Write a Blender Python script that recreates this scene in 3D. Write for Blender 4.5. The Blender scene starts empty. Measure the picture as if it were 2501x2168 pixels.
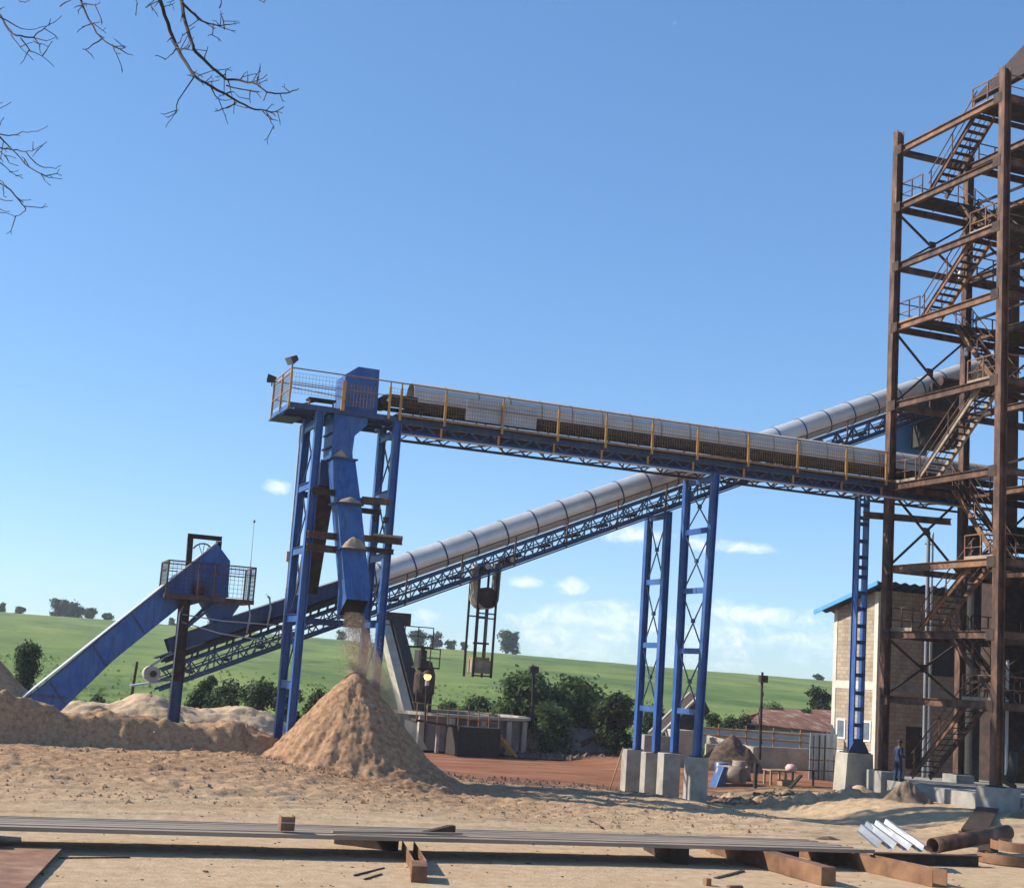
import bpy, bmesh, math, random
import numpy as np
from mathutils import Vector, Matrix, Euler, Quaternion
random.seed(7); RNG = np.random.default_rng(7)
SC = bpy.context.scene
COL = SC.collection
rad = math.radians

# ------------------------------------------------------------------ camera
# X runs along the two conveyors, Y away from the yard, Z up; metres
PSI, PIT, ROL, FPX, IW, IH = rad(20.5), rad(9.3), rad(4.0), 3450., 2501., 2168.
CAM = Vector((0, 0, 4.4))
fw = Vector((math.sin(PSI)*math.cos(PIT), math.cos(PSI)*math.cos(PIT), math.sin(PIT)))
r0 = Vector((math.cos(PSI), -math.sin(PSI), 0)); u0 = r0.cross(fw)
rt = r0*math.cos(ROL)+u0*math.sin(ROL); upv = u0*math.cos(ROL)-r0*math.sin(ROL)
cd = bpy.data.cameras.new('camera'); cam = bpy.data.objects.new('camera', cd); COL.objects.link(cam)
M = Matrix((rt, upv, -fw)).transposed().to_4x4(); M.translation = CAM
cam.matrix_world = M
cd.sensor_fit = 'HORIZONTAL'; cd.sensor_width = 36; cd.lens = 36*FPX/IW
cd.clip_start = .3; cd.clip_end = 9000
SC.camera = cam

def sight(x, y):                      # direction of a point of the photograph (survey in a 2067 px wide view)
    x *= 1.21; y *= 1.21
    return fw + rt*((x-IW/2)/FPX) - upv*((y-IH/2)/FPX)
def at(Y, x, y):                      # the surveyed point at depth Y
    d = sight(x, y); return CAM + d*(Y/d.y)
def atx(X, x, y):
    d = sight(x, y); return CAM + d*(X/d.x)
def atz(z, x, y):
    d = sight(x, y); return CAM + d*((z-CAM.z)/d.z)

# ------------------------------------------------------------------ mesh helpers
class MB:
    def __init__(s): s.v = []; s.f = []
    def add(s, vs, fs):
        b = len(s.v); s.v += [tuple(p) for p in vs]; s.f += [tuple(i+b for i in f) for f in fs]; return s
    def box(s, x0, x1, y0, y1, z0, z1):
        return s.add([(x0,y0,z0),(x1,y0,z0),(x1,y1,z0),(x0,y1,z0),(x0,y0,z1),(x1,y0,z1),(x1,y1,z1),(x0,y1,z1)],
            [(3,2,1,0),(4,5,6,7),(0,1,5,4),(1,2,6,5),(2,3,7,6),(3,0,4,7)])
    def sweep(s, sec, p0, p1, up=(0,0,1), sec1=None):
        p0, p1 = Vector(p0), Vector(p1); d = (p1-p0).normalized(); u = Vector(up)
        if abs(d.dot(u)) > .99: u = Vector((0,1,0)) if abs(d.y) < .9 else Vector((1,0,0))
        a = d.cross(u).normalized(); b = a.cross(d).normalized(); n = len(sec)
        vs = [p0+a*q[0]+b*q[1] for q in sec]+[p1+a*q[0]+b*q[1] for q in (sec1 or sec)]
        fs = [(i, (i+1) % n, n+(i+1) % n, n+i) for i in range(n)]
        return s.add(vs, fs+[tuple(range(n))[::-1], tuple(range(n, 2*n))])
    def bar(s, p0, p1, w, h=None, up=(0,0,1)):
        h = h or w
        return s.sweep([(-w/2,-h/2),(w/2,-h/2),(w/2,h/2),(-w/2,h/2)], p0, p1, up)
    def ibeam(s, p0, p1, h, w, tf=.025, tw=.02, up=(0,0,1)):   # h along up
        H, Wd, t = h/2, w/2, tw/2
        return s.sweep([(-Wd,-H),(Wd,-H),(Wd,-H+tf),(t,-H+tf),(t,H-tf),(Wd,H-tf),(Wd,H),(-Wd,H),(-Wd,H-tf),(-t,H-tf),(-t,-H+tf),(-Wd,-H+tf)], p0, p1, up)
    def chan(s, p0, p1, h, w, t=.02, up=(0,0,1), flip=1):
        H = h/2
        q = [(0,-H),(w,-H),(w,-H+t),(t,-H+t),(t,H-t),(w,H-t),(w,H),(0,H)]
        if flip < 0: q = [(-a,b) for a,b in q][::-1]
        return s.sweep(q, p0, p1, up)
    def tube(s, p0, p1, r, n=8, r1=None):
        c = [(math.cos(2*math.pi*i/n), math.sin(2*math.pi*i/n)) for i in range(n)]
        return s.sweep([(a*r,b*r) for a,b in c], p0, p1, (0,0,1), [(a*(r1 if r1 is not None else r), b*(r1 if r1 is not None else r)) for a,b in c])
    def path(s, pts, rs, n=6):                 # one continuous bent tube
        pts = [Vector(p) for p in pts]; m = len(pts)
        if not hasattr(rs, '__len__'): rs = [rs]*m
        vs = []; ref = Vector((.3,.2,.9)).normalized()
        for i, p in enumerate(pts):
            d = (pts[min(i+1,m-1)]-pts[max(i-1,0)]).normalized()
            if abs(d.dot(ref)) > .97: ref = Vector((.9,.1,.2)).normalized()
            a = d.cross(ref).normalized(); b = a.cross(d)
            vs += [p+(a*math.cos(2*math.pi*k/n)+b*math.sin(2*math.pi*k/n))*rs[i] for k in range(n)]
        fs = [(i*n+k, i*n+(k+1) % n, (i+1)*n+(k+1) % n, (i+1)*n+k) for i in range(m-1) for k in range(n)]
        return s.add(vs, fs+[tuple(range(n))[::-1], tuple(range((m-1)*n, m*n))])
    def prism(s, poly, y0, y1):                # polygon in X-Z pushed along Y
        n = len(poly)
        return s.add([(a,y0,b) for a,b in poly]+[(a,y1,b) for a,b in poly],
            [(i,(i+1) % n,n+(i+1) % n,n+i) for i in range(n)]+[tuple(range(n))[::-1],tuple(range(n,2*n))])
    def prismx(s, poly, x0, x1):               # polygon in Y-Z pushed along X
        n = len(poly)
        return s.add([(x0,a,b) for a,b in poly]+[(x1,a,b) for a,b in poly],
            [(i,(i+1) % n,n+(i+1) % n,n+i) for i in range(n)]+[tuple(range(n))[::-1],tuple(range(n,2*n))])
    def prismz(s, poly, z0, z1):
        n = len(poly)
        return s.add([(a,b,z0) for a,b in poly]+[(a,b,z1) for a,b in poly],
            [(i,(i+1) % n,n+(i+1) % n,n+i) for i in range(n)]+[tuple(range(n))[::-1],tuple(range(n,2*n))])
    def lathe(s, prof, c=(0,0,0), n=20):       # (r, z) profile about a vertical axis
        vs = [(c[0]+r*math.cos(2*math.pi*k/n), c[1]+r*math.sin(2*math.pi*k/n), c[2]+z) for r, z in prof for k in range(n)]
        m = len(prof)
        return s.add(vs, [(i*n+k, i*n+(k+1) % n, (i+1)*n+(k+1) % n, (i+1)*n+k) for i in range(m-1) for k in range(n)]+[tuple(range(n))[::-1], tuple(range((m-1)*n, m*n))])
    def build(s, name, mat, parent=None, smooth=False, bevel=0):
        me = bpy.data.meshes.new(name); me.from_pydata(s.v, [], s.f)
        bm = bmesh.new(); bm.from_mesh(me); bmesh.ops.recalc_face_normals(bm, faces=bm.faces); bm.to_mesh(me); bm.free()
        return link(name, me, mat, parent, smooth, bevel)
def link(name, me, mat, parent=None, smooth=False, bevel=0):
    me.materials.append(mat)
    o = bpy.data.objects.new(name, me); COL.objects.link(o)
    if parent is not None: put(o, parent)
    if smooth: me.polygons.foreach_set('use_smooth', [True]*len(me.polygons))
    if bevel:
        b = o.modifiers.new('edge', 'BEVEL'); b.width = bevel; b.segments = 2; b.limit_method = 'ANGLE'
    return o
def wloc(o):
    return o.location.copy() if o.parent is None else wloc(o.parent)+o.matrix_parent_inverse.translation+o.location
def put(o, parent):                            # parent, keeping world-built coordinates
    o.parent = parent; o.matrix_parent_inverse = Matrix.Translation(-wloc(parent))
def tag(o, label, cat, group=None):
    o['label'] = label; o['category'] = cat
    if group: o['group'] = group
    return o
def thing(name, label, cat, loc, group=None):
    o = bpy.data.objects.new(name, None); COL.objects.link(o); o.location = loc; o.empty_display_size = .3
    return tag(o, label, cat, group)
def part(name, parent):                        # an Empty part that carries sub-parts
    o = bpy.data.objects.new(name, None); COL.objects.link(o); o.empty_display_size = .2; put(o, parent); return o
def struct(o): o['kind'] = 'structure'; return o
def grid_mesh(name, P):                        # P: rows x cols x 3
    n, m = P.shape[:2]
    me = bpy.data.meshes.new(name); me.vertices.add(n*m); me.vertices.foreach_set('co', P.reshape(-1).astype(np.float32))
    i = np.arange(n*m).reshape(n, m)
    q = np.stack([i[:-1,:-1], i[:-1,1:], i[1:,1:], i[1:,:-1]], -1).reshape(-1)
    return fill(me, q, 4)
def fill(me, idx, k):
    nf = len(idx)//k
    me.loops.add(len(idx)); me.polygons.add(nf)
    me.loops.foreach_set('vertex_index', idx.astype(np.int32))
    me.polygons.foreach_set('loop_start', np.arange(nf, dtype=np.int32)*k)
    me.polygons.foreach_set('loop_total', np.full(nf, k, dtype=np.int32))
    me.update(calc_edges=True); return me

# ------------------------------------------------------------------ noise in numpy
_T = RNG.random((256, 256))
def vnoise(x, y):
    xi, yi = np.floor(x).astype(int), np.floor(y).astype(int); fx, fy = x-xi, y-yi
    fx = fx*fx*(3-2*fx); fy = fy*fy*(3-2*fy)
    g = lambda a, b: _T[a & 255, b & 255]
    return (g(xi,yi)*(1-fx)+g(xi+1,yi)*fx)*(1-fy)+(g(xi,yi+1)*(1-fx)+g(xi+1,yi+1)*fx)*fy
def fbm(x, y, o=4):
    s, a, t = 0, .5, 0
    for k in range(o): s = s+a*vnoise(x*2**k+17*k, y*2**k+31*k); t += a; a *= .55
    return s/t-.5
def sst(x, a, b):
    t = np.clip((x-a)/(b-a), 0, 1); return t*t*(3-2*t)

# ------------------------------------------------------------------ materials
def new_mat(name):
    m = bpy.data.materials.new(name); m.use_nodes = True; nt = m.node_tree; nt.nodes.clear()
    out = nt.nodes.new('ShaderNodeOutputMaterial'); b = nt.nodes.new('ShaderNodeBsdfPrincipled'); nt.links.new(b.outputs[0], out.inputs[0])
    return m, nt, b, out
def nd(nt, t, **k):
    n = nt.nodes.new(t)
    for a, v in k.items(): setattr(n, a, v)
    return n
def pos(nt, scale=(1,1,1)):
    g = nd(nt, 'ShaderNodeNewGeometry'); mp = nd(nt, 'ShaderNodeMapping'); mp.inputs['Scale'].default_value = scale
    nt.links.new(g.outputs['Position'], mp.inputs[0]); return mp.outputs[0]
def noise(nt, vec, sc, det=5, rough=.6, dist=0):
    n = nd(nt, 'ShaderNodeTexNoise'); n.inputs['Scale'].default_value = sc; n.inputs['Detail'].default_value = det
    n.inputs['Roughness'].default_value = rough; n.inputs['Distortion'].default_value = dist
    nt.links.new(vec, n.inputs['Vector']); return n.outputs['Fac']
def ramp(nt, fac, stops):
    r = nd(nt, 'ShaderNodeValToRGB'); e = r.color_ramp.elements
    while len(e) < len(stops): e.new(.5)
    for q, (p, c) in zip(e, stops): q.position = p; q.color = (*c, 1) if len(c) == 3 else c
    nt.links.new(fac, r.inputs[0]); return r.outputs[0]
def mix(nt, fac, a, b, mode='MIX'):
    m = nd(nt, 'ShaderNodeMix', data_type='RGBA', blend_type=mode)
    for s, v in ((0, fac), (6, a), (7, b)):
        if hasattr(v, 'links') or hasattr(v, 'is_linked'): nt.links.new(v, m.inputs[s])
        else: m.inputs[s].default_value = (*v, 1) if isinstance(v, tuple) and len(v) == 3 else v
    return m.outputs[2]
def math_(nt, op, a, b=None, c=None, clamp=False):
    m = nd(nt, 'ShaderNodeMath', operation=op, use_clamp=clamp)
    for i, v in enumerate((a, b, c)):
        if v is None: continue
        if hasattr(v, 'is_linked'): nt.links.new(v, m.inputs[i])
        else: m.inputs[i].default_value = v
    return m.outputs[0]
def bump(nt, b, h, st=.4, dist=.02):
    n = nd(nt, 'ShaderNodeBump'); n.inputs['Strength'].default_value = st; n.inputs['Distance'].default_value = dist
    nt.links.new(h, n.inputs['Height']); nt.links.new(n.outputs[0], b.inputs['Normal'])
def simple(name, stops, sc=3., rough=.7, metal=0., bst=.2, bdist=.01, vs=(1,1,1), det=6, spec=.5):
    m, nt, b, _ = new_mat(name); p = pos(nt, vs)
    n = noise(nt, p, sc, det); nt.links.new(ramp(nt, n, stops), b.inputs['Base Color'])
    b.inputs['Roughness'].default_value = rough; b.inputs['Metallic'].default_value = metal
    b.inputs['Specular IOR Level'].default_value = spec
    if bst: bump(nt, b, noise(nt, p, sc*9, 4), bst, bdist)
    return m
RUST = simple('rusted_steel', [(.3,(.030,.014,.009)),(.47,(.078,.037,.021)),(.6,(.145,.072,.040)),(.75,(.25,.145,.09))], 2.2, .75, .1, .25, .006, (1,1,.45))
RUST_O = simple('orange_primed_steel', [(.3,(.07,.03,.014)),(.5,(.17,.075,.033)),(.7,(.29,.15,.07))], 1.8, .7, .05, .2, .005)
RUST_D = simple('dark_rust', [(.3,(.016,.01,.007)),(.5,(.04,.021,.013)),(.7,(.08,.04,.022))], 3., .8, .1, .3, .006)
RUST_P = simple('brown_oxide_plate', [(.3,(.10,.045,.022)),(.5,(.20,.095,.043)),(.68,(.28,.15,.075)),(.8,(.38,.26,.15))], 1.6, .7, .05, .2, .004)
def paint(name, base, dust, grime, rust=None, rough=.35):
    m, nt, b, _ = new_mat(name); p = pos(nt); g = nd(nt, 'ShaderNodeNewGeometry')
    c = mix(nt, ramp(nt, noise(nt, p, 1.3), [(.35,(0,0,0)),(.65,(.85,.85,.85))]), base, dust)
    c = mix(nt, ramp(nt, noise(nt, pos(nt,(3,3,.35)), 2.2, 6, .7), [(.48,(0,0,0)),(.68,(.8,.8,.8))]), c, grime)
    if rust: c = mix(nt, ramp(nt, noise(nt, p, 4.5, 8, .75), [(.62,(0,0,0)),(.66,(1,1,1))]), c, rust)
    sx = nd(nt, 'ShaderNodeSeparateXYZ'); nt.links.new(g.outputs['Normal'], sx.inputs[0])     # settled dust lies on upward faces
    up_ = math_(nt, 'MULTIPLY', ramp(nt, sx.outputs[2], [(.55,(0,0,0)),(.9,(1,1,1))]), .7)
    c = mix(nt, up_, c, (.30,.23,.15))
    nt.links.new(c, b.inputs['Base Color']); b.inputs['Roughness'].default_value = rough
    bump(nt, b, noise(nt, p, 25, 4), .12, .004); return m
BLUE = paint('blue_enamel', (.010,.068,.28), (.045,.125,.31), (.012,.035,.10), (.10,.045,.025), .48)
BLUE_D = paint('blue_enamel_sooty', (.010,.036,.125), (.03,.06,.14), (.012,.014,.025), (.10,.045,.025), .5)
YEL = paint('yellow_enamel', (.46,.22,.025), (.4,.23,.06), (.16,.08,.03), (.12,.05,.03), .5)
YEL_D = paint('yellow_brown_rail', (.30,.15,.05), (.24,.13,.06), (.1,.05,.03), (.1,.045,.03), .6)
def galv(name, lo, hi, rough, metal=.85):
    m, nt, b, _ = new_mat(name); p = pos(nt)
    nt.links.new(ramp(nt, noise(nt, p, 1.1, 5), [(.3,lo),(.7,hi)]), b.inputs['Base Color'])
    b.inputs['Metallic'].default_value = metal
    nt.links.new(ramp(nt, noise(nt, p, 2.5, 5), [(.3,(rough-.07,)*3),(.7,(rough+.1,)*3)]), b.inputs['Roughness'])
    bump(nt, b, noise(nt, p, 3, 2), .12, .01); return m
GALV = galv('galvanised_sheet', (.52,.52,.515), (.66,.655,.645), .4, .38)
GALV_W = galv('weathered_cover_sheet', (.42,.40,.37), (.54,.51,.46), .5, .12)
GALV_B = galv('bright_roof_sheet', (.15,.165,.19), (.27,.29,.32), .5, .15)
SHEET = simple('pale_zinc_sheet', [(.3,(.36,.37,.38)),(.7,(.47,.48,.50))], 1.2, .55, .25, .1, .004)
STACKM = simple('dull_steel_channel', [(.3,(.20,.155,.115)),(.5,(.30,.235,.175)),(.75,(.38,.30,.215))], 1.4, .7, .1, .15, .003, (.3,2,2), spec=.25)
DARKM = simple('black_rubber', [(.3,(.012,.012,.013)),(.7,(.035,.032,.03))], 4, .75)
TANB = simple('dusty_belt', [(.3,(.20,.15,.095)),(.7,(.36,.28,.19))], 3, .9)
CREAM = simple('worn_belt_face', [(.3,(.30,.27,.2)),(.7,(.46,.42,.33))], 2, .7)
CONC = simple('grey_concrete', [(.25,(.17,.155,.135)),(.5,(.29,.27,.24)),(.75,(.40,.37,.32))], 1.5, .9, 0, .3, .01)
CONC_T = simple('stained_tank_concrete', [(.25,(.07,.062,.055)),(.5,(.16,.15,.135)),(.75,(.27,.25,.22))], .9, .9, 0, .3, .01)
CONC_M = simple('pier_concrete', [(.25,(.22,.19,.155)),(.5,(.34,.31,.26)),(.75,(.44,.40,.33))], 1.6, .9, 0, .35, .012)
CONC_L = simple('pale_concrete', [(.25,(.28,.24,.19)),(.5,(.40,.36,.29)),(.75,(.50,.45,.36))], 1.3, .9, 0, .3, .01)
WOOD = simple('bare_wood', [(.3,(.22,.13,.07)),(.7,(.42,.28,.16))], 6, .85, 0, .3, .004, (1,1,6))
BARK = simple('bark', [(.3,(.015,.011,.009)),(.7,(.05,.038,.03))], 12, .95, 0, .4, .01)
BAG = simple('bagasse', [(.28,(.16,.078,.036)),(.47,(.345,.19,.095)),(.62,(.44,.265,.145)),(.78,(.58,.39,.24))], 4.5, .95, 0, .8, .04, det=9)
SOIL = simple('dark_soil', [(.25,(.035,.022,.015)),(.5,(.11,.07,.045)),(.75,(.25,.17,.105))], 4, .95, 0, .8, .05, det=9)
SOIL_L = simple('brown_earth', [(.25,(.09,.06,.04)),(.5,(.21,.145,.095)),(.75,(.34,.25,.165))], 3, .95, 0, .9, .06, det=9)
GLASS = simple('grey_window_glass', [(.3,(.10,.12,.14)),(.7,(.22,.25,.28))], 1, .12, 0, 0)
WHITE = simple('white_paint', [(.3,(.6,.58,.54)),(.7,(.78,.77,.74))], 3, .6)
WHITEB = simple('cream_render', [(.3,(.50,.45,.36)),(.7,(.66,.61,.52))], 2, .85)
ROOFR = simple('rusty_roof_sheet', [(.3,(.09,.035,.02)),(.48,(.20,.08,.04)),(.58,(.24,.12,.07)),(.64,(.40,.33,.27)),(.7,(.2,.09,.05))], 1.3, .8, .1, .2, .01, (2.2,.5,1))
OCHRE = simple('ochre_wall', [(.3,(.36,.24,.10)),(.7,(.48,.34,.17))], 1.5, .9)
PALEB = simple('pale_blue_sheet', [(.3,(.36,.46,.53)),(.7,(.50,.60,.66))], 1.5, .45, .2, .1, .004)
DRUMB = paint('blue_drum', (.015,.07,.26), (.05,.12,.26), (.03,.05,.1), None, .4)
CLOTH = simple('navy_workwear', [(.3,(.012,.022,.06)),(.7,(.022,.04,.10))], 9, .9, 0, .3, .006)
SKIN = simple('dark_skin', [(.3,(.045,.022,.014)),(.7,(.07,.036,.022))], 8, .55)
BOIL = simple('brown_cladding', [(.3,(.08,.045,.028)),(.7,(.16,.09,.055))], .8, .7, .1)
BSKY = simple('bright_blue_sheet', [(.3,(.06,.26,.60)),(.7,(.10,.34,.70))], .8, .5)
def mesh_wire(): return simple('rusty_wire', [(.3,(.10,.07,.04)),(.7,(.22,.16,.09))], 5, .7, .2, 0)
WIRE = mesh_wire()
def block_mat():
    m, nt, b, _ = new_mat('concrete_block_masonry')
    g = nd(nt, 'ShaderNodeNewGeometry'); s = nd(nt, 'ShaderNodeSeparateXYZ'); nt.links.new(g.outputs['Position'], s.inputs[0])
    c = nd(nt, 'ShaderNodeCombineXYZ'); nt.links.new(math_(nt, 'ADD', s.outputs[0], s.outputs[1]), c.inputs[0]); nt.links.new(s.outputs[2], c.inputs[1])
    br = nd(nt, 'ShaderNodeTexBrick'); nt.links.new(c.outputs[0], br.inputs['Vector'])
    br.inputs['Scale'].default_value = 1; br.inputs['Brick Width'].default_value = .46; br.inputs['Row Height'].default_value = .23
    br.inputs['Mortar Size'].default_value = .016; br.inputs['Mortar Smooth'].default_value = .3; br.inputs['Bias'].default_value = -.2
    br.inputs['Color1'].default_value = (.42,.345,.25,1); br.inputs['Color2'].default_value = (.31,.25,.18,1); br.inputs['Mortar'].default_value = (.22,.18,.135,1)
    st = ramp(nt, noise(nt, pos(nt), 1.2, 6), [(.3,(.75,.72,.68)),(.7,(1.1,1.08,1.05))])
    nt.links.new(mix(nt, 1., br.outputs['Color'], st, 'MULTIPLY'), b.inputs['Base Color']); b.inputs['Roughness'].default_value = .9
    bump(nt, b, br.outputs['Fac'], -.5, .012); return m
BLOCK = block_mat()
def leaf_mat(name, a, b_, c):
    m, nt, b, out = new_mat(name); g = nd(nt, 'ShaderNodeNewGeometry')
    col = ramp(nt, g.outputs['Random Per Island'], [(.0,a),(.55,b_),(1.,c)])
    nt.links.new(col, b.inputs['Base Color']); b.inputs['Roughness'].default_value = .6; b.inputs['Specular IOR Level'].default_value = .25
    t = nd(nt, 'ShaderNodeBsdfTranslucent'); nt.links.new(col, t.inputs[0]); ms = nd(nt, 'ShaderNodeMixShader'); ms.inputs[0].default_value = .42
    nt.links.new(b.outputs[0], ms.inputs[1]); nt.links.new(t.outputs[0], ms.inputs[2]); nt.links.new(ms.outputs[0], out.inputs[0]); return m
LEAF_D = leaf_mat('dark_leaves', (.018,.034,.011), (.045,.072,.022), (.085,.12,.038))
LEAF_M = leaf_mat('mid_leaves', (.04,.07,.02), (.08,.125,.035), (.13,.19,.055))
LEAF_F = leaf_mat('far_leaves', (.025,.04,.016), (.045,.065,.025), (.07,.095,.035))
CANE = leaf_mat('cane_leaves', (.14,.21,.045), (.175,.25,.055), (.21,.285,.07))
SANDM = simple('clean_sand', [(.25,(.42,.29,.165)),(.5,(.54,.385,.235)),(.75,(.62,.46,.30))], 4, .95, 0, .6, .03, det=9)
SKY_DUST, SKY_STR, SKY_SAT, SKY_HUE, EXPO, SKY_GAM, SKY_MUL, HAZE = .3, .13, 1.15, .5, .5, .68, (1.04,1.34,1.68), .00028
# ------------------------------------------------------------------ ground
def _unused_red_mask(x, y):
    e = fbm(x*.12, y*.12, 3)*5
    return sst(y+e-.10*(x-20), 61.5, 66)*sst(x+e, 14, 20)
def ground_z(x, y):
    left = 1-sst(x, 9, 18.5)
    z = .9*sst(y, 36, 50)*left*(1-.45*sst(y, 62, 75))
    wob = fbm(x*.35, y*.35+9, 3)
    # the long bank of bagasse in front of the tower
    cy = 53.2+.9*fbm(x*.25, x*0+3., 3)+.04*x
    crest = np.clip(1.45-.05*x+1.1*fbm(x*.5+5, y*.4, 3)+.5*fbm(x*1.9, y*1.5+7, 4), .3, 3)*(1-sst(x, 10.8, 13.5))*sst(x, -14, -6)
    d = y-cy
    z = z+crest*np.where(d < 0, 1-sst(-d+.5*fbm(x*1.7, y*1.2+4, 3), .05, .95), 1-.62*sst(d, .3, 2.2))*np.where(d > 2.2, 1-sst(d, 2.2, 9), 1)
    # paler heaps behind it
    hx = np.exp(-((x-7.5)/2.2)**2-((y-61.2)/2.0)**2)*1.45+np.exp(-((x-12.2)/2.6)**2-((y-62.0)/2.0)**2)*1.55+np.exp(-((x-4.6)/1.4)**2-((y-60.5)/1.5)**2)*.9
    z = z+hx*(1+.5*wob)
    # the tall heap that runs out of the picture
    r = np.hypot(x+.5, (y-60.6)*.85)
    z = z+np.clip(4.6-r*1.02, 0, 9)*(1-.2*wob)
    # low ground round the trestle piers, far yard
    z = z-.32*sst(y, 54, 58)*sst(x, 18, 24)*(1-sst(x, 34, 38))
    z = z-.2*sst(y, 70, 90)*sst(x, 14, 22)
    # roughness: trampled bagasse in the middle, smooth sand in front, ruts along X
    nearf = sst(y, 39.5, 44.5)
    rough = .012+nearf*(.15*(1-.6*sst(x, 15, 30)))*(1-sst(y, 58, 63)*sst(x, 14, 20))
    cl = np.abs(fbm(x*1.1, y*2.4, 5))*2-.2*sst(fbm(x*.22+3, y*.5, 2), -.1, .15); cl2 = fbm(x*3.2, y*5., 3)
    z = z+rough*(1.1*cl+1.0*cl2)
    z = z+.09*sst(y, 38, 41)*(1-sst(y, 48, 52))*fbm(x*.25, y*2.2, 3)*2
    z = z+.05*fbm(x*.2, y*.3, 3)*sst(y, 20, 30)
    for yc in (37.2, 38.9, 40.3, 42.1):                # wheel ruts
        dy = y-yc-.6*fbm(x*.07+yc, x*0, 2)*3-.03*x; z = z-.055*np.exp(-(dy/.16)**2)+.03*np.exp(-((np.abs(dy)-.3)/.12)**2)*(.6+fbm(x*2, y*3, 2))
    z = z-.25*sst(x, 27, 30)*(1-sst(x, 31, 34))*sst(y, 44, 47)*(1-sst(y, 60, 66))+.45*sst(x, 31.5, 36)*sst(y, 38, 43)*(1-sst(y, 51.5, 54))
    lumps = sst(y, 49.5, 51.5)*(1-sst(y, 55.5, 57.5))*sst(x, 29.8, 31.5)*(1-sst(x, 38, 39.5))
    z = z+lumps*(.55*np.abs(fbm(x*.9, y*1.2, 5))*2.2+.22*fbm(x*3.1, y*4.2, 3))
    return z*(1-sst(y, 95, 120))-.3*sst(y, 95, 120)
def gz(x, y): return float(ground_z(np.array([float(x)]), np.array([float(y)]))[0])
def axis_(lo, hi, st, far0, far1):
    mid = np.arange(lo, hi, st); a = [hi]; w = st
    while a[-1] < far1: w *= 1.35; a.append(a[-1]+w)
    b = [lo]; w = st
    while b[-1] > far0: w *= 1.35; b.append(b[-1]-w)
    return np.concatenate([np.array(b[:0:-1]), mid, np.array(a)])
xs = axis_(-2.5, 60, .105, -2500, 3500); ys = axis_(27, 70, .09, -400, 4000)
GX, GY = np.meshgrid(xs, ys)
GZ = ground_z(GX, GY); GZ = np.where((GY > 300) | (GY < 0) | (GX < -60) | (GX > 300), -.3, GZ)
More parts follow.
